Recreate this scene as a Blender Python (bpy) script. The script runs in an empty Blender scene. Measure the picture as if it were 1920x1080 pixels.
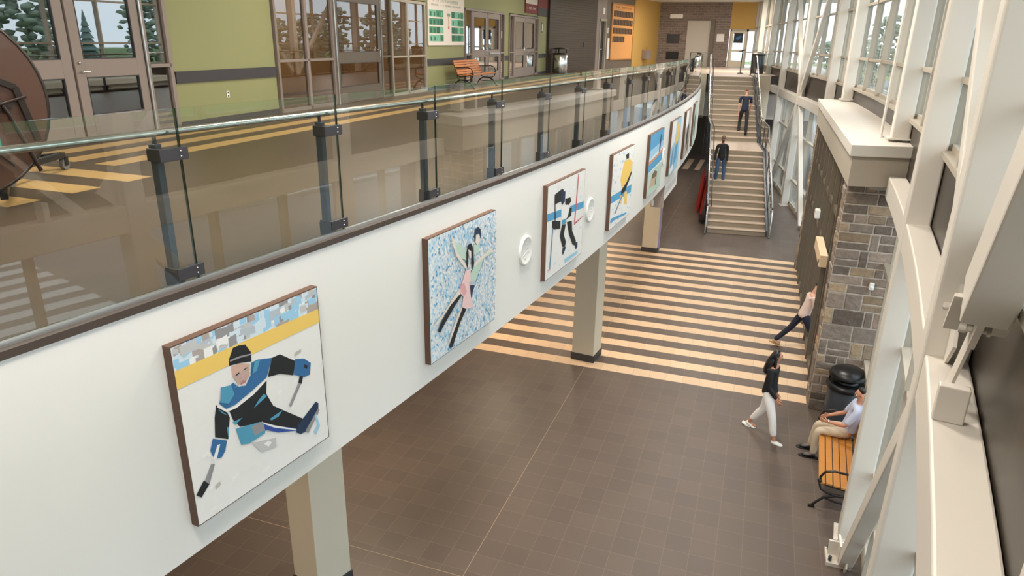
import bpy, math, random
from math import sin, cos, pi, radians, sqrt, atan2, atan, hypot
from mathutils import Vector, Matrix

C = bpy.context.scene.collection
scene = bpy.context.scene
random.seed(7)

# ------------------------------------------------------------------ camera
PITCH, ROLL, YAW, HC = 0.34377, 0.01708, 0.33528, 6.3703
_f = Vector((-sin(YAW)*cos(PITCH), cos(YAW)*cos(PITCH), -sin(PITCH)))
_r = Vector((cos(YAW), sin(YAW), 0)); _u = _r.cross(_f)
_r2 = _r*cos(ROLL)+_u*sin(ROLL); _u2 = -_r*sin(ROLL)+_u*cos(ROLL)
cd = bpy.data.cameras.new('camera'); cam = bpy.data.objects.new('camera', cd); C.objects.link(cam)
cd.sensor_width = 36; cd.lens = 36*1297.7/1920; cd.clip_start = 0.05; cd.clip_end = 600
M = Matrix(((_r2.x,_u2.x,-_f.x,0),(_r2.y,_u2.y,-_f.y,0),(_r2.z,_u2.z,-_f.z,HC),(0,0,0,1)))
cam.matrix_world = M
scene.camera = cam

# ------------------------------------------------------------------ world, light, exposure
w = bpy.data.worlds.new('overcast_sky'); scene.world = w; w.use_nodes = True
nt = w.node_tree; nt.nodes.clear()
wo = nt.nodes.new('ShaderNodeOutputWorld'); bg = nt.nodes.new('ShaderNodeBackground')
tc = nt.nodes.new('ShaderNodeTexCoord'); nz = nt.nodes.new('ShaderNodeTexNoise'); cr = nt.nodes.new('ShaderNodeValToRGB')
mp = nt.nodes.new('ShaderNodeMapping'); mp.inputs['Scale'].default_value = (1,1,3)
nz.inputs['Scale'].default_value = 2.2; nz.inputs['Detail'].default_value = 4
cr.color_ramp.elements[0].position = .3; cr.color_ramp.elements[0].color = (.76,.86,.97,1)
cr.color_ramp.elements[1].position = .7; cr.color_ramp.elements[1].color = (.97,.99,1,1)
nt.links.new(tc.outputs['Generated'], mp.inputs['Vector']); nt.links.new(mp.outputs[0], nz.inputs['Vector'])
nt.links.new(nz.outputs['Fac'], cr.inputs[0]); nt.links.new(cr.outputs[0], bg.inputs['Color'])
bg.inputs['Strength'].default_value = 2.4
nt.links.new(bg.outputs[0], wo.inputs[0])
vs = scene.view_settings
vs.view_transform = 'Standard'; vs.look = 'None'; vs.gamma = 1; vs.use_curve_mapping = False
vs.exposure = 0.52
scene.cycles.max_bounces = 10; scene.cycles.transparent_max_bounces = 24; scene.cycles.diffuse_bounces = 5
scene.cycles.sample_clamp_indirect = 6

def area(name, loc, size, power, col, rot=(0,0,0)):
    l = bpy.data.lights.new(name, 'AREA'); l.shape = 'RECTANGLE'; l.size, l.size_y = size
    l.energy = power; l.color = col
    o = bpy.data.objects.new(name, l); o.location = loc; o.rotation_euler = rot; C.objects.link(o); return o
WARM = (1, .80, .58)
for i, (x, y) in enumerate([(-6.6, 4), (-6.6, 12), (-6.8, 20), (-6.8, 28), (-6.5, 37), (-5.5, 46), (-1.7, 1.5), (-2.0, 7), (-.6, 13), (-.6, 21), (-1.2, 30), (-2, 44)]):
    area('hall_lamp_fill', (x, y, 8.85), (1.2, 1.2), 110 if x < -5 else (165 if y < 2 else 250), (1,.90,.79))  # out-of-view ceiling lamps, plus fill added for near gallery face and far wall
area('vestibule_fill', (-11.0, 16, 8.6), (1.5, 3), 60, (1,.84,.66))  # unseen fill light added to brighten the vestibule interior
for i, (x, y) in enumerate([(-5.6, 2), (-5.4, 8), (-5.2, 14), (-5.2, 20), (-5.4, 27), (-5.8, 34)]):
    area('soffit_lamp', (x, y, 3.05), (.6, .6), 75, WARM)

# ------------------------------------------------------------------ materials
def mat(name, col, rough=.6, metal=0, noise=0, nscale=8, bump=0, spec=.5, coat=0, col2=None, stretch=(1,1,1)):
    m = bpy.data.materials.new(name); m.use_nodes = True
    n = m.node_tree; b = n.nodes['Principled BSDF']
    b.inputs['Roughness'].default_value = rough; b.inputs['Metallic'].default_value = metal
    b.inputs['Specular IOR Level'].default_value = spec
    b.inputs['Coat Weight'].default_value = coat
    t = n.nodes.new('ShaderNodeTexCoord'); mpp = n.nodes.new('ShaderNodeMapping'); mpp.inputs['Scale'].default_value = stretch
    no = n.nodes.new('ShaderNodeTexNoise'); no.inputs['Scale'].default_value = nscale; no.inputs['Detail'].default_value = 4
    n.links.new(t.outputs['Object'], mpp.inputs[0]); n.links.new(mpp.outputs[0], no.inputs['Vector'])
    c2 = col2 or tuple(max(0, c*(1-noise)) for c in col)
    mx = n.nodes.new('ShaderNodeMix'); mx.data_type = 'RGBA'
    mx.inputs['A'].default_value = (*col, 1); mx.inputs['B'].default_value = (*c2, 1)
    n.links.new(no.outputs['Fac'], mx.inputs['Factor']); n.links.new(mx.outputs['Result'], b.inputs['Base Color'])
    if bump:
        bp = n.nodes.new('ShaderNodeBump'); bp.inputs['Strength'].default_value = bump; bp.inputs['Distance'].default_value = .01
        n.links.new(no.outputs['Fac'], bp.inputs['Height']); n.links.new(bp.outputs[0], b.inputs['Normal'])
    return m
def S(r, g, b):  # sRGB 0-255 to linear
    f = lambda v: (v/255/12.92) if v/255 <= .04045 else ((v/255+.055)/1.055)**2.4
    return (f(r), f(g), f(b))

def glass(name, tint=(1,1,1), refl=1.0, base=0.0, rough=0.0):
    m = bpy.data.materials.new(name); m.use_nodes = True; n = m.node_tree; n.nodes.clear()
    o = n.nodes.new('ShaderNodeOutputMaterial'); tr = n.nodes.new('ShaderNodeBsdfTransparent'); g = n.nodes.new('ShaderNodeBsdfGlossy')
    g.inputs['Roughness'].default_value = rough; tr.inputs[0].default_value = (*tint, 1)
    fr = n.nodes.new('ShaderNodeFresnel'); fr.inputs[0].default_value = 1.5
    ma = n.nodes.new('ShaderNodeMath'); ma.operation = 'MULTIPLY_ADD'; ma.inputs[1].default_value = refl; ma.inputs[2].default_value = base; ma.use_clamp = True
    mx = n.nodes.new('ShaderNodeMixShader')
    ge = n.nodes.new('ShaderNodeNewGeometry'); iv = n.nodes.new('ShaderNodeMath'); iv.operation = 'SUBTRACT'; iv.inputs[0].default_value = 1; n.links.new(ge.outputs['Backfacing'], iv.inputs[1])
    mm = n.nodes.new('ShaderNodeMath'); mm.operation = 'MULTIPLY'; n.links.new(ma.outputs[0], mm.inputs[0]); n.links.new(iv.outputs[0], mm.inputs[1])
    n.links.new(fr.outputs[0], ma.inputs[0]); n.links.new(mm.outputs[0], mx.inputs[0]); n.links.new(tr.outputs[0], mx.inputs[1]); n.links.new(g.outputs[0], mx.inputs[2]); n.links.new(mx.outputs[0], o.inputs[0])
    return m

def brickmat(name, c1, c2, mortar, bw, bh, ms, off=.5, axes='XZ', rough=.7, bump=.3, origin=(0,0,0), noise=.25, nscale=3, freq=2, squash=1, sfreq=2, coat=0, msmooth=.1, spec=.5):
    m = bpy.data.materials.new(name); m.use_nodes = True; n = m.node_tree; b = n.nodes['Principled BSDF']
    geo = n.nodes.new('ShaderNodeNewGeometry'); sp = n.nodes.new('ShaderNodeSeparateXYZ'); cb = n.nodes.new('ShaderNodeCombineXYZ')
    sub = n.nodes.new('ShaderNodeVectorMath'); sub.operation = 'SUBTRACT'; sub.inputs[1].default_value = origin
    n.links.new(geo.outputs['Position'], sub.inputs[0]); n.links.new(sub.outputs[0], sp.inputs[0])
    n.links.new(sp.outputs[axes[0]], cb.inputs[0]); n.links.new(sp.outputs[axes[1]], cb.inputs[1])
    if axes == 'SZ':
        pass
    br = n.nodes.new('ShaderNodeTexBrick'); br.offset = off; br.offset_frequency = freq; br.squash = squash; br.squash_frequency = sfreq
    br.inputs['Color1'].default_value = (*c1, 1); br.inputs['Color2'].default_value = (*c2, 1); br.inputs['Mortar'].default_value = (*mortar, 1)
    br.inputs['Scale'].default_value = 1; br.inputs['Brick Width'].default_value = bw; br.inputs['Row Height'].default_value = bh
    br.inputs['Mortar Size'].default_value = ms; br.inputs['Mortar Smooth'].default_value = msmooth
    n.links.new(cb.outputs[0], br.inputs['Vector'])
    no = n.nodes.new('ShaderNodeTexNoise'); no.inputs['Scale'].default_value = nscale; no.inputs['Detail'].default_value = 5
    n.links.new(geo.outputs['Position'], no.inputs['Vector'])
    mr = n.nodes.new('ShaderNodeMapRange'); mr.inputs['To Min'].default_value = 1-noise; mr.inputs['To Max'].default_value = 1+noise
    n.links.new(no.outputs['Fac'], mr.inputs['Value'])
    mu = n.nodes.new('ShaderNodeMix'); mu.data_type = 'RGBA'; mu.blend_type = 'MULTIPLY'; mu.inputs['Factor'].default_value = 1
    n.links.new(br.outputs['Color'], mu.inputs['A']); n.links.new(mr.outputs[0], mu.inputs['B'])
    n.links.new(mu.outputs['Result'], b.inputs['Base Color']); b.inputs['Roughness'].default_value = rough
    b.inputs['Coat Weight'].default_value = coat; b.inputs['Specular IOR Level'].default_value = spec
    if bump:
        bp = n.nodes.new('ShaderNodeBump'); bp.inputs['Strength'].default_value = bump; bp.inputs['Distance'].default_value = .01; bp.invert = True
        n.links.new(br.outputs['Fac'], bp.inputs['Height']); n.links.new(bp.outputs[0], b.inputs['Normal'])
    return m

M = {}
T0 = (-2.825, 22.354, 0)
M['tile'] = brickmat('floor_tile_brown', S(97,85,77), S(90,79,72), S(116,103,92), .33, .33, .0028, off=0, axes='XY', rough=.46, bump=.15, origin=T0, noise=.10, nscale=1.2, spec=.4)
M['tile_cream'] = brickmat('floor_tile_cream', S(222,193,160), S(214,184,150), S(176,152,126), .33, .33, .0028, off=0, axes='XY', rough=.46, bump=.15, origin=T0, noise=.06, nscale=1.5, spec=.4)
M['utile'] = brickmat('upper_tile_brown', S(92,76,60), S(88,73,58), S(84,70,56), .33, .33, .002, off=0, axes='XY', rough=.4, bump=.05, origin=T0, noise=.08, nscale=1)
M['utile_cream'] = brickmat('upper_tile_gold', S(205,168,112), S(200,162,106), S(180,145,95), .33, .33, .002, off=0, axes='XY', rough=.4, bump=.05, origin=T0, noise=.05, nscale=1)
M['joint'] = mat('expansion_joint', S(165,145,122), .5)
M['white'] = mat('white_paint', S(236,235,230), .55, noise=.02, nscale=2)
M['steel'] = mat('white_painted_steel', S(214,209,200), .42, noise=.03, nscale=3)
M['cream'] = mat('cream_drywall', S(214,205,184), .6, noise=.04, nscale=2)
M['soffit'] = mat('soffit_grey', S(190,185,175), .7)
M['green'] = mat('olive_green_paint', S(143,145,100), .6, noise=.04, nscale=1.5)
M['yellow'] = mat('ochre_paint', S(190,152,80), .6, noise=.04, nscale=1.5)
M['rail_dark'] = mat('charcoal_rubber', S(58,57,60), .6)
M['kerb'] = mat('dark_brown_kerb', S(74,62,54), .5, noise=.1)
M['frame'] = mat('taupe_door_frame', S(142,130,122), .45, noise=.04, nscale=3)
M['frame_dk'] = mat('bronze_frame', S(104,94,80), .45, noise=.05)
M['mull'] = mat('stone_grey_mullion', S(176,167,152), .45, noise=.03)
M['span'] = mat('bronze_spandrel', S(58,51,43), .4, noise=.25, nscale=2)
M['post'] = mat('slate_grey_post', S(78,84,92), .35, metal=.3, noise=.1)
M['clamp'] = mat('dark_clamp', S(62,60,64), .4, metal=.2)
M['chrome'] = mat('brushed_stainless', S(215,218,216), .22, metal=1, noise=.05)
M['alu'] = mat('aluminium_channel', S(205,208,208), .3, metal=.9)
M['black'] = mat('black_cast_iron', S(24,24,26), .35, noise=.2)
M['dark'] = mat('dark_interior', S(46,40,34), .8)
M['ribdark'] = brickmat('brown_ribbed_panel', S(68,54,36), S(64,51,34), S(44,35,24), 9, .12, .012, off=0, axes='YZ', rough=.55, bump=.5, noise=.06)
M['brick'] = brickmat('grey_block', S(132,118,110), S(112,100,94), S(150,138,128), .42, .16, .014, axes='XZ', rough=.8, bump=.4, noise=.15, nscale=2)
M['wood'] = mat('varnished_oak', S(206,140,66), .35, noise=.35, nscale=6, stretch=(12,1,12), coat=.3)
M['woodo'] = mat('orange_varnished_slats', S(205,126,62), .55, noise=.25, nscale=6, stretch=(1,10,10))
M['ply'] = mat('maple_board', S(222,160,92), .5, noise=.1, nscale=3, stretch=(1,1,6))
M['rwall'] = mat('peach_lobby_wall', S(196,158,116), .7)
M['glass'] = glass('window_glass', (.86,.90,.91), 1.0, 0.02)
M['glassedge'] = mat('dark_green_glass_edge', S(34,52,46), .2)
M['railglass'] = glass('balustrade_glass', (.93,.96,.94), 1.7, 0.03)
M['doorglass'] = glass('coated_door_glass', (.50,.52,.50), 2.6, 0.22)
M['vestglass'] = glass('vestibule_glass', (.72,.70,.64), 1.6, 0.07)
M['tread'] = mat('beige_stair_tile', S(188,171,156), .5, noise=.06, nscale=3)
M['nose'] = mat('light_stair_nosing', S(212,190,170), .5, noise=.04)
M['riser'] = mat('grey_beige_riser', S(158,146,128), .55, noise=.06)
M['peach'] = mat('cream_operator_cover', S(232,206,172), .5)
M['plastic_w'] = mat('white_plastic', S(240,240,236), .4)
M['red'] = mat('red_plastic', S(176,52,40), .45)
M['redd'] = mat('dark_red_print', S(120,24,30), .6)
M['tabletop'] = mat('brown_table_underside', S(92,60,42), .4, noise=.2, nscale=3, coat=.2)
M['tubebrown'] = mat('dark_bronze_tube', S(52,42,36), .3, metal=.3)
M['teal_label'] = mat('teal_sticker', S(40,170,150), .5)
M['rubber'] = mat('grey_rubber', S(120,118,116), .6)
M['grass'] = mat('lawn', S(120,140,84), .9, noise=.35, nscale=.4)
M['asphalt'] = mat('asphalt', S(136,138,140), .9, noise=.12, nscale=1)
M['concrete'] = mat('pale_concrete', S(205,204,198), .85, noise=.08, nscale=1)
M['walk'] = mat('outdoor_walk', S(140,140,140), .85, noise=.08, nscale=1)
M['leaf'] = mat('hazed_tree_leaves', S(150,164,146), .9, noise=.25, nscale=1.5)  # leaf colours paled and greyed to hold the distance haze
M['leaf2'] = mat('hazed_conifer_leaves', S(128,148,142), .9, noise=.25, nscale=1.5)
M['bark'] = mat('bark', S(96,80,66), .9, noise=.3)
M['paper'] = mat('white_paper', S(238,236,232), .6, noise=.04, nscale=12)
M['lilac'] = mat('lilac_light_fringe', S(176,160,214), .5)
PAL = dict(ink=(30,32,36), navy=(32,54,84), blue=(52,110,162), teal=(82,158,190), royal=(48,80,160), gold=(244,206,108), skin=(214,176,160), grey=(150,150,152),
  ltgrey=(186,196,204), stone=(200,200,200), sky=(160,208,236), cyan=(84,164,210), pale=(230,222,212), pink=(240,206,204), pinkd=(228,170,174), mint=(192,216,202),
  red=(206,96,104), steel=(120,150,176), white=(244,244,242), snow=(240,239,236), brownk=(120,98,84), sand=(206,180,150), green=(120,160,130), orange=(226,150,110), tan=(178,168,160), icy=(214,230,240), edge=(98,72,58), lime=(60,140,104), limed=(38,104,82), limel=(120,190,160), fog=(196,190,180), rule=(168,176,160))
for k, v in PAL.items(): M['p_'+k] = mat('paint_'+k, S(*v), .6, noise=.05, nscale=14)

# ------------------------------------------------------------------ mesh builder
class MB:
    def __init__(s): s.v = []; s.f = []; s.m = []; s.sm = []
    def add(s, vs, fs, m=0, smooth=False):
        o = len(s.v); s.v += [tuple(v) for v in vs]
        for f in fs: s.f.append([i+o for i in f]); s.m.append(m); s.sm.append(smooth)
        return s
    def box(s, c, d, rz=0, m=0):
        cx, cy, cz = c; hx, hy, hz = d[0]/2, d[1]/2, d[2]/2; ca, sa = cos(rz), sin(rz); vs = []
        for dz in (-hz, hz):
            for dx, dy in ((-hx,-hy),(hx,-hy),(hx,hy),(-hx,hy)): vs.append((cx+dx*ca-dy*sa, cy+dx*sa+dy*ca, cz+dz))
        return s.add(vs, [(3,2,1,0),(4,5,6,7),(0,1,5,4),(1,2,6,5),(2,3,7,6),(3,0,4,7)], m)
    def bx(s, x0, x1, y0, y1, z0, z1, m=0): return s.box(((x0+x1)/2,(y0+y1)/2,(z0+z1)/2), (abs(x1-x0),abs(y1-y0),abs(z1-z0)), 0, m)
    def bar(s, p0, p1, w, d, up=(0,0,1), m=0, w1=None, d1=None):   # rectangular bar; w across, d along 'up'
        p0 = Vector(p0); p1 = Vector(p1); t = (p1-p0).normalized(); a = t.cross(Vector(up)).normalized(); b = a.cross(t).normalized()
        vs = []
        for p, ww, dd in ((p0, w, d), (p1, w1 or w, d1 or d)):
            for i, j in ((-1,-1),(1,-1),(1,1),(-1,1)): vs.append(p+a*i*ww/2+b*j*dd/2)
        return s.add(vs, [(3,2,1,0),(4,5,6,7),(0,1,5,4),(1,2,6,5),(2,3,7,6),(3,0,4,7)], m)
    def tube(s, pts, r, n=8, m=0, closed=False):
        pts = [Vector(p) for p in pts]; N = len(pts); rr = r if isinstance(r, (list, tuple)) else [r]*N
        vs = []; prev = None
        for i, p in enumerate(pts):
            if closed: t = pts[(i+1) % N]-pts[i-1]
            else: t = pts[min(i+1, N-1)]-pts[max(i-1, 0)]
            t.normalize()
            if prev is None:
                a = t.cross(Vector((0,0,1)))
                if a.length < .05: a = t.cross(Vector((0,1,0)))
                a.normalize()
            else:
                a = prev-t*prev.dot(t)
                a.normalize()
            prev = a; b = t.cross(a)
            for k in range(n):
                q = 2*pi*k/n; vs.append(p+(a*cos(q)+b*sin(q))*rr[i])
        fs = []
        for i in range(N if closed else N-1):
            j = (i+1) % N
            for k in range(n): fs.append((i*n+k, i*n+(k+1) % n, j*n+(k+1) % n, j*n+k))
        s.add(vs, fs, m, True)
        if not closed: s.add(vs[:n], [tuple(range(n))[::-1]], m); s.add(vs[-n:], [tuple(range(n))], m)
        return s
    def lathe(s, prof, c=(0,0,0), n=24, m=0, sx=1, sy=1, smooth=True):
        vs = []; fs = []
        for r, z in prof:
            for k in range(n): vs.append((c[0]+r*sx*cos(2*pi*k/n), c[1]+r*sy*sin(2*pi*k/n), c[2]+z))
        for i in range(len(prof)-1):
            for k in range(n): fs.append((i*n+k, i*n+(k+1) % n, (i+1)*n+(k+1) % n, (i+1)*n+k))
        s.add(vs, fs, m, smooth)
        s.add(vs[:n], [tuple(range(n))[::-1]], m); s.add(vs[-n:], [tuple(range(n))], m)
        return s
    def prism(s, poly, axis, a, b, m=0):  # poly in the two other axes, extruded along axis a..b
        def P(u, v, w): return {'x': (w,u,v), 'y': (u,w,v), 'z': (u,v,w)}[axis]
        n = len(poly); vs = [P(u, v, a) for u, v in poly]+[P(u, v, b) for u, v in poly]
        return s.add(vs, [tuple(range(n))[::-1], tuple(range(n, 2*n))]+[(i, (i+1) % n, n+(i+1) % n, n+i) for i in range(n)], m)
    def ball(s, c, r, n=12, m=0, jit=0):
        rx, ry, rz = r if isinstance(r, tuple) else (r, r, r); vs = []; fs = []; h = n//2
        for i in range(1, h):
            a = pi*i/h
            for k in range(n):
                q = 1+jit*(random.random()-.5); vs.append((c[0]+rx*q*sin(a)*cos(2*pi*k/n), c[1]+ry*q*sin(a)*sin(2*pi*k/n), c[2]+rz*q*cos(a)))
        for i in range(h-2):
            for k in range(n): fs.append((i*n+k, (i+1)*n+k, (i+1)*n+(k+1) % n, i*n+(k+1) % n))
        t = len(vs); vs += [(c[0],c[1],c[2]+rz),(c[0],c[1],c[2]-rz)]
        for k in range(n): fs.append((t, k, (k+1) % n)); fs.append((t+1, (h-2)*n+(k+1) % n, (h-2)*n+k))
        return s.add(vs, fs, m, True)
    def build(s, name, mats, parent=None, bevel=0, seg=2, org=None, fix=False):
        me = bpy.data.meshes.new(name)
        vs = s.v if org is None else [(v[0]-org[0], v[1]-org[1], v[2]-org[2]) for v in s.v]
        me.from_pydata(vs, [], s.f)
        if not isinstance(mats, (list, tuple)): mats = [mats]
        for q in mats: me.materials.append(M[q] if isinstance(q, str) else q)
        me.polygons.foreach_set('material_index', s.m); me.polygons.foreach_set('use_smooth', s.sm)
        if fix:
            import bmesh
            bm = bmesh.new(); bm.from_mesh(me); bmesh.ops.recalc_face_normals(bm, faces=bm.faces[:]); bm.to_mesh(me); bm.free()
        me.update()
        o = bpy.data.objects.new(name, me); C.objects.link(o)
        if parent: o.parent = parent
        if org is not None and parent is None: o.location = org
        if bevel:
            b = o.modifiers.new('bevel', 'BEVEL'); b.width = bevel; b.segments = seg; b.limit_method = 'ANGLE'; b.angle_limit = radians(50)
        return o
def tag(o, label=None, cat=None, group=None, kind=None):
    if label: o['label'] = label
    if cat: o['category'] = cat
    if group: o['group'] = group
    if kind: o['kind'] = kind
    return o
def thing(name, loc, label, cat, rz=0, group=None):
    o = bpy.data.objects.new(name, None); C.objects.link(o); o.location = loc; o.rotation_euler = (0,0,rz); o.empty_display_size = .2
    return tag(o, label, cat, group)
def struct(o): o['kind'] = 'structure'; return o
def copy_tree(o, parent=None):
    c = o.copy(); C.objects.link(c)
    if parent: c.parent = parent
    for ch in list(o.children): copy_tree(ch, c)
    return c

# ------------------------------------------------------------------ plan curves
U = 4.87; SOF = 3.10
def fac(y): return -.0044*y*y+.17064*y-3.6592                    # hall side of the gallery edge
def fac_n(y):
    d = -.0088*y+.17064; L = hypot(1, d); return (1/L, -d/L), (d/L, 1/L)   # outward normal, tangent
def xb(y):                                                       # inner face of the beam and columns on the window side
    if y > 31.1: return 1.154-.125*(y-31.1)
    return 2.12-(y-17.2)**2/(165 if y < 17.2 else 200)
def xb_a(y): return atan2(-(xb(y+.05)-xb(y-.05)), .1)              # rotation of a box lying along the wall
def wl(y): return -9.2-.045*(y-7.5)                              # lobby wall of the upper level
WLA = atan2(.045, 1)
# ------------------------------------------------------------------ floors
def grid_floor(name, xs, ys, cls, mats, z, edge=None):
    mb = MB()
    for j in range(len(ys)-1):
        y0, y1 = ys[j], ys[j+1]
        for i in range(len(xs)-1):
            x0, x1 = xs[i], xs[i+1]
            mb.add([(x0,y0,z),(x1,y0,z),(x1,y1,z),(x0,y1,z)], [(0,1,2,3)], cls((x0+x1)/2, (y0+y1)/2))
        if edge:
            x0 = xs[-1]; mb.add([(x0,y0,z),(edge(y0),y0,z),(edge(y1),y1,z),(x0,y1,z)], [(0,1,2,3)], cls((x0+edge(y0))/2, (y0+y1)/2))
    return struct(mb.build(name, mats))
Y0 = 22.354; xs = [-14, -9.1, -6.33, -2.832, -2.820, -3.41+0, -2.8, 3.4]
xs = sorted(set([-14, -9.1, -6.33, -3.75, -3.42, -3.09, -2.829, -2.822, -2.80, 3.6])); ys = set([-9, 6.40, 6.407, 35.6, 38.2, 41.9, 60])
for k in range(15): ys.add(Y0-.66*k); ys.add(Y0-.66*k-.32)
for k in range(12): ys.add(5.80-.66*k); ys.add(5.47-.66*k)
def lowcls(x, y):
    if 12.78 < y < Y0:
        if x > -9.1 and ((Y0-y) % .66) < .32: return 1
        if -2.829 < x < -2.822: return 2
        return 0
    if -9.1 < x < -6.33 and y < 5.8 and ((5.80-y) % .66) < .33: return 1
    if 38.2 < y < 41.9 and (-3.75 < x < -3.42 or -3.09 < x < -2.83): return 1
    if -2.829 < x < -2.822 or 6.40 < y < 6.407: return 2
    return 0
grid_floor('floor', xs, sorted(ys), lowcls, ['tile', 'tile_cream', 'joint'], 0)
ux = sorted([-14.5, -8.92, -8.59, -8.26, -7.93, -7.60, -7.27, -6.35]); uy = set([-9, 6.27, 39.4]); 
for k in range(24): uy.add(5.93-.66*k); uy.add(5.60-.66*k)
uy |= set(6.27+.5*k for k in range(1, 67) if 6.27+.5*k < 39.4)
uy = sorted(y for y in uy if y >= -9)
def upcls(x, y):
    if y > 6.27: return 1 if (-7.6 < x < -7.27 or -8.26 < x < -7.93 or -8.92 < x < -8.59) else 0
    if x < -6.35 and x > -9.2 and y < 5.93 and ((5.93-y) % .66) < .33: return 1
    return 0
grid_floor('floor', ux, uy, upcls, ['utile', 'utile_cream'], U, edge=lambda y: fac(y)-.02)
mb = MB(); mb.add([(-14.5,39.4,U),(3.6,39.4,U),(3.6,60,U),(-14.5,60,U)], [(0,1,2,3)])
struct(mb.build('floor', 'tread'))
# soffit under the gallery and landing
mb = MB(); yy = [-9+.6*k for k in range(81)]; yy = [y for y in yy if y < 39.4]+[39.4]
for a, b in zip(yy[:-1], yy[1:]): mb.add([(-14.5,a,SOF),(fac(a)-.02,a,SOF),(fac(b)-.02,b,SOF),(-14.5,b,SOF)], [(3,2,1,0)])
mb.add([(-14.5,39.4,2.7),(3.6,39.4,2.7),(3.6,60,2.7),(-14.5,60,2.7)], [(3,2,1,0)])
struct(mb.build('ceiling', 'soffit'))
# white curved gallery face
mb = MB(); yy = [-9+.3*k for k in range(162)]; yy = [y for y in yy if y < 39.5]+[39.5]; V = []; F = []
for i, y in enumerate(yy):
    (nx, ny), _ = fac_n(y); x = fac(y)
    V += [(x,y,SOF),(x,y,U),(x-.14*nx,y-.14*ny,U),(x-.14*nx,y-.14*ny,SOF)]
    if i: 
        o = 4*i; F += [(o-4,o,o+1,o-3),(o-3,o+1,o+2,o-2),(o-1,o+3,o,o-4)]
mb.add(V, F, 0, False)
fo = struct(mb.build('wall_gallery', 'white'))
# far landing edge, left of the stair
mb = MB(); mb.bx(-4.1, -3.05, 39.35, 39.6, 2.72, U-.005); struct(mb.build('wall_landing', 'cream'))
mb = MB(); mb.bx(-.88, .16, 39.3, 39.5, 0, U-.005); struct(mb.build('wall_landing', 'cream'))
mb = MB(); mb.bx(-4.12, -3.04, 39.33, 39.62, 2.62, 2.74); struct(mb.build('trim_1', 'frame_dk'))
mb = MB(); mb.bx(-9.5, -3.2, 44.2, 44.4, 0, 2.7); struct(mb.build('wall_understair', 'span'))

# ------------------------------------------------------------------ walls of the upper lobby
def wseg(name, y0, y1, z0, z1, m, off=0, th=.12):
    mb = MB(); x0, x1 = wl(y0)-off, wl(y1)-off
    mb.add([(x0,y0,z0),(x1,y1,z0),(x1,y1,z1),(x0,y0,z1),(x0-th,y0,z0),(x1-th,y1,z0),(x1-th,y1,z1),(x0-th,y0,z1)], [(0,1,2,3),(7,6,5,4),(0,4,5,1),(3,2,6,7),(1,5,6,2),(0,3,7,4)])
    return struct(mb.build(name, m))
CE = 9.0
wseg('wall_left', 9.42, 12.24, U, CE, 'green'); wseg('wall_left', -6, 5.6, U, CE, 'green')
wseg('wall_left', 5.6, 9.42, 7.35, CE, 'green'); wseg('wall_left', 12.24, 19.8, 7.4, CE, 'green')
wseg('wall_left', 19.8, 23.0, U, CE, 'green'); wseg('wall_left', 23.0, 27.5, 7.38, CE, 'green')
wseg('wall_left', 27.5, 28.1, U, CE, 'green'); wseg('wall_left', 28.1, 32.7, 7.4, CE, 'green'); wseg('wall_left', 32.7, 34.9, U, CE, 'green')
def slant(name, y0, y1, z0, z1, m, off=0):
    mb = MB(); f = lambda y: -10.3+(y-34)*.15-off
    mb.add([(f(y0),y0,z0),(f(y1),y1,z0),(f(y1),y1,z1),(f(y0),y0,z1),(f(y0)-.1,y0,z0),(f(y1)-.1,y1,z0),(f(y1)-.1,y1,z1),(f(y0)-.1,y0,z1)], [(0,1,2,3),(7,6,5,4),(0,4,5,1),(3,2,6,7),(1,5,6,2),(0,3,7,4)])
    return struct(mb.build(name, m))
slant('wall_left', 34.3, 40.4, U, CE, 'ribdark'); slant('wall_left', 40.4, 40.85, U, CE, 'frame'); slant('wall_left', 40.85, 41.84, 7.55, CE, 'frame')
slant('wall_left', 41.84, 46.7, U, CE, 'frame_dk'); slant('wall_left', 46.7, 52.2, U, CE, 'yellow')
mb = MB(); mb.bx(-7.9, -2.83, 52, 52.2, U, CE); struct(mb.build('wall_back', 'brick'))
mb = MB(); mb.bx(-2.83, .5, 52, 52.2, 7.3, CE); struct(mb.build('wall_back', 'yellow'))
# lower level enclosure
mb = MB(); mb.bx(-14.2, -14, -9, 60, 0, SOF); struct(mb.build('wall_left', 'cream'))
mb = MB(); mb.bx(-14.5, 3.6, 59.8, 60, 0, U); struct(mb.build('wall_back', 'span'))
mb = MB(); mb.bx(-14.5, 0.5, -9.2, -9, 0, CE); struct(mb.build('wall_front', 'cream'))
# lobby rooms behind the left glazing
mb = MB(); mb.bx(-14.5, -14.3, -9, 60, U, CE); struct(mb.build('wall_left', 'dark'))
mb = MB(); mb.add([(-12.6,12.3,U),(-12.6,19.7,U),(-12.6,19.7,CE),(-12.6,12.3,CE)], [(0,1,2,3)]); mb.bx(-12.7,-12.62,12.3,19.7,U,CE); struct(mb.build('wall_left', 'rwall'))
for y in (9.45, 12.3, 19.75): mb = MB(); mb.bx(-14.3, wl(y)-.13, y-.05, y+.05, U, CE); struct(mb.build('wall_side', 'rwall' if y > 10 else 'dark'))
mb = MB(); mb.add([(-14.5,-9,CE),(4.2,-9,CE),(4.2,53,CE),(-14.5,53,CE)], [(3,2,1,0)]); mb.add([(-14.5,-9,CE+.2),(4.2,-9,CE+.2),(4.2,53,CE+.2),(-14.5,53,CE+.2)], [(0,1,2,3)])
struct(mb.build('ceiling', 'white'))
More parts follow.
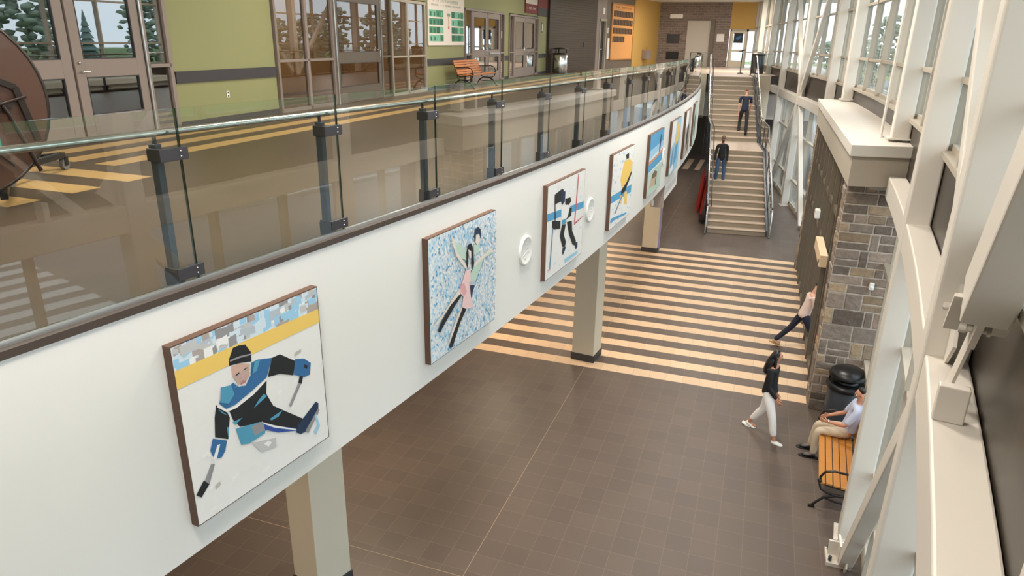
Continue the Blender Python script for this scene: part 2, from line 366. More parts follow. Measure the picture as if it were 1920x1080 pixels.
# charcoal bumper rail and dark skirting on the green wall
def wall_strip(name, y0, y1, z0, z1, m, th=.03, kind=True):
    mb = MB(); x0, x1 = wl(y0), wl(y1)
    mb.add([(x0+th,y0,z0),(x1+th,y1,z0),(x1+th,y1,z1),(x0+th,y0,z1),(x0,y0,z0),(x1,y1,z0),(x1,y1,z1),(x0,y0,z1)], [(0,1,2,3),(7,6,5,4),(0,4,5,1),(3,2,6,7),(1,5,6,2),(0,3,7,4)])
    return struct(mb.build(name, m))
for n, (a, b) in enumerate([(9.45,12.22),(19.85,22.98),(27.55,28.08),(32.75,34.4)]):
    wall_strip('trim_%d' % (n+2), a, b, 5.60, 5.79, 'rail_dark'); wall_strip('baseboard_left', a, b, U, U+.1, 'rail_dark', .015)

# ------------------------------------------------------------------ window wall, right side
WO = .33
def wpt(y, off): 
    d = (xb(y+.02)-xb(y-.02))/.04; L = hypot(1, d); return (xb(y)+off/L, y-off*d/L)
def strip(mb, y0, y1, off, th, z0, z1, m=0, step=1.2):
    n = max(1, int((y1-y0)/step)); 
    for i in range(n):
        a, b = y0+(y1-y0)*i/n, y0+(y1-y0)*(i+1)/n
        A, B = wpt(a, off), wpt(b, off); D, E = wpt(a, off+th), wpt(b, off+th)
        mb.add([(*A,z0),(*B,z0),(*B,z1),(*A,z1),(*D,z0),(*E,z0),(*E,z1),(*D,z1)], [(3,2,1,0),(4,5,6,7),(0,1,5,4),(2,3,7,6)]+([(0,4,7,3)] if i == 0 else [])+([(1,2,6,5)] if i == n-1 else []), m)
def wbox(mb, y, off, along, depth, z0, z1, m=0):
    x, yy_ = wpt(y, off+depth/2); mb.box((x, yy_, (z0+z1)/2), (depth, along, z1-z0), xb_a(y), m)
cols = [1.3, 5.0, 9.0, 12.9, 21.9, 25.1, 30.9, 36.2, 41.5, 46.8]
bays = [(-4,1.3),(1.3,5.0),(5.0,9.0),(9.0,12.9),(12.9,21.9),(21.9,25.1),(25.1,30.9),(30.9,36.2),(36.2,41.5),(41.5,46.8),(46.8,52)]
muls = {4: [14.1,16.15,18.2,20.25]}
wn = 0
def windowbay(a, b, z0, z1, trans, my):
    global wn; wn += 1
    root = thing('window_%d' % wn, (*wpt((a+b)/2, WO), z0), None, None); root['kind'] = 'structure'; org = root.location
    mb = MB(); strip(mb, a, b, WO-.02, .10, z0, z0+.07); strip(mb, a, b, WO-.02, .10, z1-.07, z1)
    for t in trans: strip(mb, a, b, WO-.08, .14, t-.03, t+.03)
    for y in [a+.03]+my+[b-.03]: wbox(mb, y, WO-.10, .06, .16, z0, z1)
    mb.build('window_frame', 'mull', root, org=org)
    mb = MB(); strip(mb, a, b, WO+.01, .012, z0, z1); mb.build('pane', 'glass', root, org=org)
for i, (a, b) in enumerate(bays):
    my = muls.get(i) or [a+(b-a)*k/3 for k in (1, 2)]
    windowbay(a, b, 5.3, 8.95, [6.05, 7.4], my)
    if i != 4 and b < 40: windowbay(a, b, .12, 4.15, [1.1, 2.9], my)
mb = MB(); strip(mb, -4, 52, WO-.12, .5, 5.24, 5.30); struct(mb.build('trim_7', 'mull'))
mb = MB(); strip(mb, -4, 52, WO-.05, .3, 4.12, 5.24); struct(mb.build('wall_right', 'span'))
mb = MB(); strip(mb, -4, 12.6, WO-.03, .25, 0, .12); strip(mb, 21.9, 39.3, WO-.03, .25, 0, .12); struct(mb.build('baseboard_right', 'mull'))
mb = MB(); strip(mb, -9, -4, WO-.05, .3, 0, 9); struct(mb.build('wall_right', 'cream'))

# ------------------------------------------------------------------ structural steel
ordn = ['nearest','second','third','fourth','fifth','sixth','seventh','eighth','ninth','tenth','eleventh']
colab = ['white square steel column closest to the viewer, mostly off the right edge','broad white steel column at the bolted brace connection on the right','white steel column whose foot meets the brace behind the lobby bench','white steel column standing on the near end of the entrance canopy','white steel column rising at the far end of the entrance canopy','white steel column just beyond the entrance canopy','white steel column through the crossing of the far pair of braces','white steel column where the beam meets the cream landing wall','white steel column beside the dark litter bin on the landing','farthest white steel column near the glass door on the landing']
for i, y in enumerate(cols):
    base = 0 if y < 13 or 21.95 < y < 39 else (4.95 if y < 22 else U)
    if y == 12.9: base = 4.96
    if y == 21.9: base = 4.96
    x, y2 = wpt(y, .0); W = .27
    r = thing('steel_column', (x, y2, base), colab[i], 'column', xb_a(y))
    mb = MB(); mb.bx(0.0, W, -W/2, W/2, 0, 8.98-base); mb.build('shaft', 'steel', r, bevel=.025, seg=3)
    mb = MB(); mb.bx(-.05, W+.03, -W/2-.06, W/2+.06, 0, .02); mb.build('base_plate', 'steel', r)
r = thing('edge_beam', (*wpt(14, 0), 4.3), 'cream painted steel beam running behind the columns below the upper windows', 'beam')
mb = MB(); strip(mb, -3, 12.2, .02, .25, 4.12, 4.45, step=.8); strip(mb, 22.4, 39.3, .02, .25, 4.12, 4.45, step=.8); mb.build('beam_box', 'steel', r, org=r.location, bevel=.015)
def brace(label, y0, z0, y1, z1, wdt=.2, off=.13, plates=True, thick=.16, zb=None):
    p0 = Vector((*wpt(y0, off), z0)); p1 = Vector((*wpt(y1, off), z1))
    r = thing('diagonal_brace', p0, label, 'brace'); d = p1-p0
    n = Vector((1, -(xb(y0+.1)-xb(y0-.1))/.2, 0)).normalized()
    mb = MB(); mb.bar((0,0,0), d, thick, wdt, up=d.cross(n).normalized()); mb.build('brace_tube', 'steel', r, bevel=.012)
    if plates:
        t = d.normalized(); q = t*.05
        mb = MB(); mb.bar(-t*.30, t*.25, .02, .34, up=d.cross(n).normalized()); mb.build('gusset_plate', 'steel', r)
    return r
# near truss
bC = brace('wide pale steel brace coming down from the upper right to a bolted plate', 3.62, 5.25, .2, 9.0, .27, .10, False, .2)
# splice with bolts at its lower end
p0 = Vector((*wpt(3.62, .10), 5.25)); p1 = Vector((*wpt(.2, .10), 9.0)); t = (p1-p0).normalized(); n = Vector((1, -.16, 0)).normalized(); s_ = t.cross(n).normalized()
mb = MB(); mb.bar(-t*.30, t*.03, .27, .02, up=s_); mb.build('end_plate', 'steel', bC)
mb = MB(); mb.bar(-t*.34, t*.10, .03, .17, up=s_); mb.build('splice_plate', 'steel', bC)
mb = MB(); mb.bar(-t*1.25, -t*.3, .016, .12, up=s_); mb.build('gusset_plate', 'steel', bC)
for k in range(4):
    mb = MB(); c = -t*(.05+.085*k)+s_*(.03 if k % 2 else -.03)
    mb.tube([c-n*.05, c+n*.05], .018, 8); mb.tube([c-n*.075, c-n*.045], .030, 6); mb.tube([c+n*.045, c+n*.06], .03, 6); mb.build('bolt', 'steel', bC)
r = thing('stiffener_plate', (*wpt(4.4, .02), 4.45), 'small upright stiffener plate on top of the beam under the bolted plate', 'bracket')
mb = MB(); strip(mb, 3.92, 3.99, .03, .15, 4.45, 4.66, step=.3); mb.build('plate', 'steel', r, org=r.location, bevel=.008)
brace('slim white brace rising away from the bolted plate behind the broad column', 4.9, 4.75, 8.7, 8.9, .16)
brace('cream brace climbing from the column foot by the bench to the bolted plate', 8.3, .12, 5.0, 4.05, .20, .10)
r = thing('pin_base', (*wpt(8.45, -.0), 0), 'steel pin joint with nuts at the foot of the brace behind the bench', 'base')
mb = MB(); mb.bx(-.14, .16, -.2, .12, 0, .05); mb.build('foot_plate', 'steel', r)
mb = MB(); mb.bx(-.01, .02, -.16, .1, .05, .3); mb.bx(-.12, .14, -.02, .01, .05, .26); mb.build('fin', 'steel', r)
for a, b in ((-.1,-.15),(.1,-.15),(-.1,.07)): mb = MB(); mb.tube([(a,b,.05),(a,b,.12)], .022, 6); mb.build('nut', 'post', r)
# far crossing
brace('far upper brace leaning away to the left of the crossing', 31.0, 4.7, 34.8, 8.9, .17)
brace('far upper brace leaning toward the viewer to the right of the crossing', 30.7, 4.7, 26.9, 8.9, .17)
brace('far lower brace dropping to the left of the crossing', 31.0, 4.3, 35.4, .1, .19)
brace('far lower brace dropping to the right of the crossing', 30.7, 4.3, 26.7, .1, .19)

# ------------------------------------------------------------------ gallery columns
for (y0, lab) in ((5.72, 'grey square column under the gallery, nearest to the viewer'), (13.3, 'grey square column standing in the striped floor beside the central joint'), (21.95, 'grey square column at the far edge of the striped floor')):
    x = {5.72: -4.40, 13.3: -2.92, 21.95: -2.9}[y0]; rz = {5.72: -.32, 13.3: -.12, 21.95: -.03}[y0]
    r = thing('gallery_column', (x, y0, 0), lab, 'column', rz)
    mb = MB(); mb.bx(-.24, .24, -.24, .24, .15, SOF); mb.build('shaft', 'cream', r, bevel=.008)
    mb = MB(); mb.bx(-.255, .255, -.255, .255, 0, .15); mb.build('skirting', 'rail_dark', r)

# ------------------------------------------------------------------ entrance vestibule: stone piers, canopy, glazing
def stonemat():
    m = bpy.data.materials.new('fieldstone'); m.use_nodes = True; n = m.node_tree; b = n.nodes['Principled BSDF']; b.inputs['Roughness'].default_value = .85
    geo = n.nodes.new('ShaderNodeNewGeometry')
    no = n.nodes.new('ShaderNodeTexNoise'); no.inputs['Scale'].default_value = 14; no.inputs['Detail'].default_value = 6
    n.links.new(geo.outputs['Position'], no.inputs['Vector'])
    oi = n.nodes.new('ShaderNodeVertexColor'); oi.layer_name = 'Stone'
    mr = n.nodes.new('ShaderNodeMapRange'); mr.inputs['To Min'].default_value = .55; mr.inputs['To Max'].default_value = 1.4
    n.links.new(no.outputs['Fac'], mr.inputs['Value'])
    mu = n.nodes.new('ShaderNodeMix'); mu.data_type = 'RGBA'; mu.blend_type = 'MULTIPLY'; mu.inputs['Factor'].default_value = 1
    n.links.new(oi.outputs['Color'], mu.inputs['A']); n.links.new(mr.outputs[0], mu.inputs['B']); n.links.new(mu.outputs['Result'], b.inputs['Base Color'])
    bp = n.nodes.new('ShaderNodeBump'); bp.inputs['Strength'].default_value = .9; bp.inputs['Distance'].default_value = .03
    n.links.new(no.outputs['Fac'], bp.inputs['Height']); n.links.new(bp.outputs[0], b.inputs['Normal'])
    return m
M['stone'] = stonemat()
def stone_faces(name, faces, seed):
    """faces: (origin, u-vector, width, height, outward normal). Random ashlar laid with raised stones on a mortar bed."""
    rnd = random.Random(seed); V = []; F = []; colr = []
    def quadbox(o, u, n, a, b, c, d, h, col):
        P = lambda x, z, k: tuple(o+u*x+Vector((0,0,z))+n*k)
        i = len(V); e = .012; j = lambda: rnd.uniform(-.008, .008)
        V.extend([P(a,c,0),P(b,c,0),P(b,d,0),P(a,d,0),P(a+e+j(),c+e+j(),h),P(b-e+j(),c+e+j(),h),P(b-e+j(),d-e+j(),h),P(a+e+j(),d-e+j(),h)])
        for f in ((4,5,6,7),(0,1,5,4),(1,2,6,5),(2,3,7,6),(3,0,4,7)): F.append([i+q for q in f]); colr.append(col)
    tones = [(140,124,110),(150,132,112),(124,112,102),(162,142,116),(132,120,110),(144,130,118),(118,106,96)]
    for o, u, W_, H_, n in faces:
        o = Vector(o); u = Vector(u); n = Vector(n); i = len(V)
        V.extend([tuple(o),tuple(o+u*W_),tuple(o+u*W_+Vector((0,0,H_))),tuple(o+Vector((0,0,H_)))]); F.append([i,i+1,i+2,i+3]); colr.append(S(186,176,164))
        z = 0
        while z < H_-.05:
            rh = min(rnd.choice([.16,.2,.24,.3]), H_-z); x = 0
            while x < W_-.02:
                bw = min(rnd.choice([.14,.2,.28,.38,.5]), W_-x)
                if W_-x-bw < .08: bw = W_-x
                parts = [(x, x+bw, z, z+rh)]
                if rh > .22 and bw > .25 and rnd.random() < .45: m_ = z+rh*rnd.uniform(.4,.6); parts = [(x,x+bw,z,m_),(x,x+bw,m_,z+rh)]
                for (a,b,c,d) in parts:
                    g = .011; tt = rnd.choice(tones); k = rnd.uniform(.85,1.12)
                    if b-a > .04 and d-c > .04: quadbox(o, u, n, a+g, b-g, c+g, d-g, rnd.uniform(.006,.022), S(*[min(255, q*k) for q in tt]))
                x += bw
            z += rh
    me = bpy.data.meshes.new(name); me.from_pydata(V, [], F); me.materials.append(M['stone'])
    ca = me.color_attributes.new('Stone', 'FLOAT_COLOR', 'CORNER'); q = 0
    for p, c in zip(me.polygons, colr):
        for _ in p.loop_indices: ca.data[q].color = (*c, 1); q += 1
    o = bpy.data.objects.new(name, me); C.objects.link(o); return struct(o)
CH = 4.28
stone_faces('wall_pier', [((1.47,12.62,0),(1,0,0),1.05,CH,(0,-1,0)),((1.47,13.05,0),(0,-1,0),.43,CH,(-1,0,0))], 3)
stone_faces('wall_pier', [((1.50,21.95,0),(0,-1,0),.35,CH,(-1,0,0)),((1.5,21.6,0),(1,0,0),.7,CH,(0,-1,0)),((2.3,21.95,0),(-1,0,0),.8,CH,(0,1,0))], 5)
mb = MB(); mb.bx(1.49, 2.5, 12.63, 13.04, 0, CH); mb.bx(1.52, 2.25, 21.61, 21.94, 0, CH); struct(mb.build('wall_pier', 'dark'))
r = thing('entrance_canopy', (1.4, 12.2, 4.26), 'flat topped grey entrance canopy box carried on the stone piers', 'canopy')
mb = MB(); P = [(1.42,12.16),(2.42,12.36),(2.5,17),(2.38,22.2),(1.5,22.45)]
mb.prism(P, 'z', 4.26, 4.74); mb.build('fascia_box', 'mull', r, org=r.location)
P2_ = [(1.37,12.08),(2.44,12.28),(2.54,17),(2.42,22.3),(1.45,22.55)]
mb = MB(); mb.prism(P2_, 'z', 4.74, 4.92); mb.build('top_cover', 'steel', r, org=r.location, bevel=.01)
# glazed entrance screen facing the hall
r = thing('window_90', (1.6, 17.3, 0), None, None); r['kind'] = 'structure'
mb = MB(); ym = [13.1, 13.9, 14.95, 16.0, 17.05, 18.1, 19.15, 20.2, 21.0, 21.58]
for y in ym: mb.bx(1.52, 1.72, y-.035, y+.035, 0, CH)
for z in (.05, 2.35, 3.35, 4.22): mb.bx(1.55, 1.69, 13.1, 21.6, z-.05, z+.05)
mb.build('window_frame', 'frame_dk', r, org=r.location)
mb = MB(); mb.bx(1.60, 1.615, 13.1, 14.9, 0, CH); mb.bx(1.60, 1.615, 16.05, 21.6, 0, CH); mb.bx(1.60, 1.615, 14.9, 16.05, 2.4, CH); mb.build('pane', 'glass', r, org=r.location)
# outer glazing of the vestibule
r = thing('window_91', (3.6, 17.3, 0), None, None); r['kind'] = 'structure'
mb = MB()
for y in (12.7, 14.5, 16.3, 18.1, 19.9, 21.7): mb.bx(3.6, 3.75, y-.05, y+.05, 0, 4.1)
for z in (.05, 2.3, 4.1): mb.bx(3.62, 3.73, 12.7, 21.7, z-.05, z+.05)
mb.build('window_frame', 'frame_dk', r, org=r.location)
mb = MB(); mb.bx(3.66, 3.672, 12.7, 21.7, 0, 4.1); mb.build('pane', 'glass', r, org=r.location)
mb = MB(); mb.bx(2.5, 3.75, 12.55, 12.7, 0, 4.2); mb.bx(2.3, 3.75, 21.7, 21.85, 0, 4.2); struct(mb.build('wall_side', 'span'))
mb = MB(); mb.bx(1.8, 3.8, 12.6, 21.8, 4.15, 4.24); struct(mb.build('ceiling', 'soffit'))
r = thing('door_operator', (1.40, 14.7, 2.35), 'cream automatic door operator box mounted high on the entrance frame', 'door operator')
mb = MB(); mb.bx(-.02, .12, -.75, .75, .0, .24); mb.build('housing', 'peach', r, bevel=.01)
mb = MB(); mb.bx(-.03, -.02, -.66, -.6, .05, .12); mb.build('switch', 'black', r)
r = thing('wall_sensor', (1.50, 17.1, 2.62), 'small white presence sensor above the entrance doors', 'sensor')
mb = MB(); mb.bx(-.08, .03, -.12, .12, 0, .2); mb.build('housing', 'plastic_w', r, bevel=.02)
r = thing('motion_detector', (2.12, 12.58, 2.45), 'white motion detector fixed on the stone pier', 'sensor')
mb = MB(); mb.bx(-.04, .04, -.05, .0, 0, .13); mb.build('housing', 'plastic_w', r, bevel=.015); mb = MB(); mb.ball((0,-.05,.05), (.025,.015,.03)); mb.build('lens', 'plastic_w', r)
o = MB().bx(-.03,.03,-.04,.04,0,.14).build('fire_call_point', 'red', bevel=.01); o.location = (1.49, 13.07, 1.15); tag(o, 'small red call point beside the entrance door jamb', 'call point')
o.rotation_euler = (0,0,0)

r = thing('conduit_pipe', (1.93, 13.35, 4.92), 'thin cream conduit pipe rising beside the column on the canopy end', 'pipe')
mb = MB(); mb.tube([(0,0,0),(0,0,4.0)], .022, 10); mb.build('pipe', 'steel', r); mb = MB(); mb.lathe([(.05,0),(.05,.015),(.03,.03)], n=12); mb.build('flange', 'steel', r)
# ------------------------------------------------------------------ glass balustrade on the gallery edge
def fpt(y, off=0):  # off>0: back onto the gallery floor
    (nx, ny), _ = fac_n(y); return (fac(y)-nx*off, y-ny*off)
def frz(y): _, (tx, ty) = fac_n(y); return atan2(ty, tx)          # local X along the face
br = thing('glass_balustrade', (*fpt(12, .06), U), 'curved clear glass balustrade with slate posts along the gallery edge', 'railing')
def fstrip(mb, y0, y1, off, th, z0, z1, step=.35, m=0, ends=None):
    n = max(1, int((y1-y0)/step))
    for i in range(n):
        a, b = y0+(y1-y0)*i/n, y0+(y1-y0)*(i+1)/n
        A, B, D, E = fpt(a, off), fpt(b, off), fpt(a, off+th), fpt(b, off+th)
        mb.add([(*A,z0),(*B,z0),(*B,z1),(*A,z1),(*D,z0),(*E,z0),(*E,z1),(*D,z1)], [(0,1,2,3),(7,6,5,4),(4,5,1,0),(3,2,6,7)]+([(0,3,7,4)] if i == 0 and ends is None else [])+([(1,5,6,2)] if i == n-1 and ends is None else []), m)
        if ends is not None and i == 0: mb.add([(*A,z0),(*A,z1),(*D,z1),(*D,z0)], [(0,1,2,3)], ends)
        if ends is not None and i == n-1: mb.add([(*B,z0),(*B,z1),(*E,z1),(*E,z0)], [(3,2,1,0)], ends)
mb = MB(); fstrip(mb, -5, 39.3, -.012, .15, U, U+.045); mb.build('kerb', 'kerb', br, org=br.location)
mb = MB(); fstrip(mb, -5, 39.3, .035, .025, U+.045, U+.07); mb.build('glazing_channel', 'alu', br, org=br.location)
py = [3.10+1.36*k for k in range(-5, 26)]
for k, y in enumerate(py[:-1]):
    mb = MB(); fstrip(mb, y+.115, py[k+1]+.105, .04, .013, U+.07, U+1.10, .35, ends=1); mb.build('glass_panel', ['railglass','glassedge'], br, org=br.location)
for y in py:
    x, yy_ = fpt(y, .11); rz = frz(y)
    p = thing('post', (x-br.location.x, yy_-br.location.y, .045), None, None, rz); p.parent = br
    mb = MB(); mb.bx(-.022, .022, -.03, .03, 0, .86); mb.build('upright', 'post', p, bevel=.004)
    mb = MB(); mb.bx(-.035, .035, -.045, .045, -.0, .10); mb.build('shoe', 'clamp', p)
    for z in (.04, .76):
        mb = MB(); mb.bx(-.03, .16, -.075, -.035, z, z+.075); mb.bx(-.03, .03, -.04, .045, z, z+.075); mb.build('clamp', 'clamp', p, bevel=.003)
        mb = MB(); mb.ball((.105, -.077, z+.022), .007, 6); mb.ball((.105, -.077, z+.054), .007, 6); mb.build('screws', 'chrome', p)
    mb = MB(); mb.tube([(0,0,.86),(0,0,.905)], .012); mb.build('stem', 'clamp', p)
mb = MB(); mb.tube([(*fpt(y, .11), U+.965) for y in [-5+.35*k for k in range(127)] if y < 39.2], .021, 10); mb.build('handrail', 'chrome', br, org=br.location)

# ------------------------------------------------------------------ artworks on the gallery face
P1= [('gold', [(-0.002, 0.88), (-0.0, 0.783), (1.007, 0.781), (1.01, 0.867)]), ('ink', [(0.314, 0.779), (0.318, 0.814), (0.353, 0.866), (0.39, 0.865), (0.434, 0.854), (0.465, 0.799), (0.462, 0.744), (0.383, 0.767)]), ('skin', [(0.326, 0.768), (0.327, 0.712), (0.358, 0.648), (0.404, 0.642), (0.435, 0.673), (0.45, 0.735), (0.383, 0.767)]), ('blue', [(0.325, 0.679), (0.255, 0.656), (0.222, 0.603), (0.261, 0.555), (0.321, 0.551), (0.434, 0.577), (0.552, 0.61), (0.606, 0.708), (0.504, 0.738), (0.459, 0.738), (0.444, 0.669), (0.402, 0.627), (0.357, 0.641)]), ('ink', [(0.275, 0.545), (0.335, 0.538), (0.447, 0.557), (0.55, 0.597), (0.536, 0.517), (0.582, 0.409), (0.52, 0.364), (0.47, 0.366), (0.332, 0.412), (0.294, 0.473)]), ('ink', [(0.203, 0.605), (0.26, 0.545), (0.275, 0.496), (0.247, 0.381), (0.169, 0.434), (0.183, 0.54)]), ('ink', [(0.606, 0.708), (0.665, 0.706), (0.777, 0.618), (0.75, 0.538), (0.651, 0.59), (0.56, 0.609)]), ('white', [(0.21, 0.602), (0.261, 0.55), (0.32, 0.544), (0.445, 0.567), (0.561, 0.613), (0.567, 0.601), (0.45, 0.553), (0.324, 0.529), (0.259, 0.537), (0.208, 0.589)]), ('blue', [(0.154, 0.434), (0.238, 0.378), (0.219, 0.327), (0.189, 0.3), (0.144, 0.321), (0.128, 0.375)]), ('white', [(0.176, 0.385), (0.193, 0.38), (0.167, 0.326), (0.146, 0.288), (0.14, 0.326)]), ('blue', [(0.775, 0.631), (0.848, 0.605), (0.899, 0.555), (0.883, 0.486), (0.836, 0.49), (0.754, 0.54)]), ('ink', [(0.844, 0.569), (0.872, 0.55), (0.863, 0.532), (0.842, 0.548)]), ('grey', [(0.122, 0.301), (0.143, 0.287), (0.093, 0.193), (0.069, 0.226)]), ('ink', [(0.065, 0.236), (0.093, 0.195), (0.036, 0.149), (0.008, 0.18)]), ('ink', [(0.798, 0.514), (0.826, 0.498), (0.808, 0.457), (0.783, 0.474)]), ('grey', [(0.782, 0.471), (0.803, 0.459), (0.707, 0.351), (0.691, 0.366)]), ('ink', [(0.458, 0.401), (0.578, 0.421), (0.673, 0.336), (0.79, 0.234), (0.773, 0.164), (0.66, 0.228), (0.563, 0.299), (0.469, 0.359)]), ('navy', [(0.74, 0.211), (0.809, 0.241), (0.911, 0.291), (0.932, 0.27), (0.922, 0.203), (0.836, 0.132), (0.761, 0.143), (0.727, 0.171)]), ('teal', [(0.301, 0.416), (0.471, 0.373), (0.507, 0.326), (0.493, 0.288), (0.377, 0.285), (0.324, 0.306)]), ('grey', [(0.406, 0.376), (0.487, 0.368), (0.499, 0.308), (0.421, 0.31)]), ('royal', [(0.494, 0.355), (0.563, 0.299), (0.73, 0.201), (0.728, 0.183), (0.591, 0.242), (0.496, 0.309)]), ('white', [(0.486, 0.363), (0.563, 0.304), (0.729, 0.193), (0.728, 0.186), (0.562, 0.29), (0.493, 0.348)]), ('stone', [(0.393, 0.28), (0.57, 0.219), (0.563, 0.161), (0.447, 0.196)]), ('white', [(0.477, 0.229), (0.511, 0.231), (0.534, 0.207), (0.506, 0.194)]), ('teal', [(0.245, 0.687), (0.309, 0.672), (0.323, 0.612), (0.28, 0.577), (0.228, 0.607)]), ('teal', [(0.48, 0.737), (0.519, 0.732), (0.488, 0.679), (0.455, 0.672)]), ('teal', [(0.516, 0.526), (0.538, 0.502), (0.436, 0.474), (0.472, 0.503)]), ('teal', [(0.536, 0.357), (0.641, 0.366), (0.603, 0.34), (0.551, 0.342)]), ('teal', [(0.207, 0.583), (0.263, 0.516), (0.23, 0.545)]), ('teal', [(0.246, 0.454), (0.26, 0.448), (0.247, 0.383)]), ('teal', [(0.285, 0.463), (0.354, 0.458), (0.305, 0.44)]), ('grey', [(0.322, 0.81), (0.389, 0.806), (0.463, 0.791), (0.462, 0.783), (0.387, 0.796), (0.321, 0.8)]), ('grey', [(0.799, 0.143), (0.926, 0.241), (0.935, 0.221), (0.825, 0.118)]), ('sky', [(0.903, 0.212), (0.926, 0.12), (0.889, 0.076), (0.868, 0.1), (0.903, 0.131), (0.89, 0.202)])]
P2= [('ink', [(0.09, 0.242), (0.118, 0.285), (0.269, 0.395), (0.368, 0.45), (0.439, 0.422), (0.326, 0.363), (0.151, 0.248), (0.116, 0.218)]), ('ink', [(0.249, 0.053), (0.285, 0.121), (0.437, 0.312), (0.504, 0.276), (0.406, 0.189), (0.295, 0.029), (0.26, 0.022)]), ('pale', [(0.008, 0.309), (0.177, 0.371), (0.4, 0.494), (0.43, 0.451), (0.269, 0.395), (0.096, 0.306)]), ('pale', [(0.226, 0.075), (0.263, 0.143), (0.384, 0.291), (0.437, 0.314), (0.437, 0.301), (0.285, 0.121), (0.249, 0.08)]), ('pink', [(0.498, 0.619), (0.571, 0.605), (0.581, 0.487), (0.584, 0.35), (0.615, 0.257), (0.504, 0.276), (0.437, 0.321), (0.458, 0.402), (0.399, 0.461), (0.441, 0.528)]), ('pinkd', [(0.412, 0.51), (0.472, 0.519), (0.512, 0.427), (0.47, 0.399), (0.423, 0.453)]), ('mint', [(0.339, 0.903), (0.396, 0.869), (0.513, 0.787), (0.511, 0.695), (0.394, 0.766), (0.36, 0.84)]), ('mint', [(0.577, 0.57), (0.645, 0.645), (0.784, 0.649), (0.928, 0.666), (0.968, 0.642), (0.784, 0.635), (0.72, 0.557), (0.656, 0.479), (0.576, 0.489)]), ('pale', [(0.294, 0.952), (0.339, 0.916), (0.371, 0.811), (0.511, 0.655), (0.51, 0.615), (0.359, 0.775), (0.304, 0.905)]), ('pale', [(0.62, 0.639), (0.888, 0.69), (0.928, 0.687), (0.962, 0.64), (0.888, 0.66), (0.645, 0.605)]), ('navy', [(0.556, 0.467), (0.635, 0.444), (0.605, 0.385), (0.579, 0.344)]), ('ltgrey', [(0.552, 0.503), (0.643, 0.483), (0.635, 0.444), (0.556, 0.467)]), ('pale', [(0.636, 0.876), (0.73, 0.859), (0.73, 0.805), (0.684, 0.777), (0.647, 0.813)]), ('mint', [(0.622, 0.799), (0.714, 0.776), (0.714, 0.722), (0.646, 0.699), (0.624, 0.718)]), ('navy', [(0.626, 0.871), (0.641, 0.921), (0.691, 0.934), (0.736, 0.898), (0.74, 0.843), (0.725, 0.82), (0.71, 0.871), (0.661, 0.876), (0.647, 0.813)]), ('pale', [(0.537, 0.781), (0.59, 0.767), (0.589, 0.701), (0.555, 0.697)]), ('ink', [(0.506, 0.657), (0.503, 0.763), (0.533, 0.819), (0.574, 0.825), (0.605, 0.783), (0.619, 0.693), (0.628, 0.637), (0.607, 0.581), (0.584, 0.662), (0.58, 0.757), (0.537, 0.781), (0.53, 0.637), (0.525, 0.625)]), ('ink', [(0.567, 0.82), (0.586, 0.819), (0.6, 0.778), (0.59, 0.767), (0.561, 0.788)])]
P3= [('cyan', [(-0.01, 0.717), (-0.012, 0.636), (0.998, 0.554), (0.998, 0.631)]), ('red', [(0.786, 0.988), (0.814, 0.988), (0.76, 0.415), (0.729, 0.416)]), ('red', [(0.732, 0.437), (0.981, 0.459), (0.981, 0.448), (0.741, 0.413)]), ('ink', [(0.165, 0.885), (0.358, 0.909), (0.396, 0.887), (0.402, 0.777), (0.347, 0.775), (0.171, 0.779)]), ('navy', [(0.341, 0.891), (0.445, 0.862), (0.439, 0.754), (0.368, 0.727), (0.329, 0.779)]), ('ink', [(0.449, 0.781), (0.589, 0.766), (0.618, 0.715), (0.517, 0.679), (0.452, 0.723)]), ('white', [(0.35, 0.717), (0.516, 0.701), (0.633, 0.638), (0.618, 0.553), (0.489, 0.512), (0.379, 0.511), (0.356, 0.616)]), ('ink', [(0.583, 0.657), (0.645, 0.635), (0.637, 0.549), (0.487, 0.534), (0.541, 0.572)]), ('ink', [(0.129, 0.615), (0.341, 0.563), (0.345, 0.477), (0.186, 0.507), (0.126, 0.547)]), ('teal', [(0.377, 0.561), (0.505, 0.551), (0.489, 0.498), (0.391, 0.494)]), ('ink', [(0.38, 0.504), (0.49, 0.49), (0.448, 0.38), (0.519, 0.275), (0.485, 0.221), (0.418, 0.254), (0.339, 0.395)]), ('ink', [(0.519, 0.505), (0.66, 0.484), (0.685, 0.361), (0.809, 0.21), (0.8, 0.151), (0.712, 0.193), (0.598, 0.34)]), ('navy', [(0.43, 0.236), (0.522, 0.225), (0.505, 0.194), (0.445, 0.147), (0.422, 0.175)]), ('navy', [(0.798, 0.191), (0.862, 0.181), (0.865, 0.121), (0.826, 0.099), (0.793, 0.126)]), ('steel', [(0.137, 0.531), (0.162, 0.524), (0.116, 0.089), (0.092, 0.096)]), ('pinkd', [(0.052, 0.106), (0.125, 0.097), (0.116, 0.082), (0.053, 0.089)]), ('sky', [(0.492, 0.084), (0.875, 0.073), (0.877, 0.036), (0.513, 0.036)]), ('ink', [(0.171, 0.786), (0.192, 0.778), (0.209, 0.596), (0.188, 0.601)])]
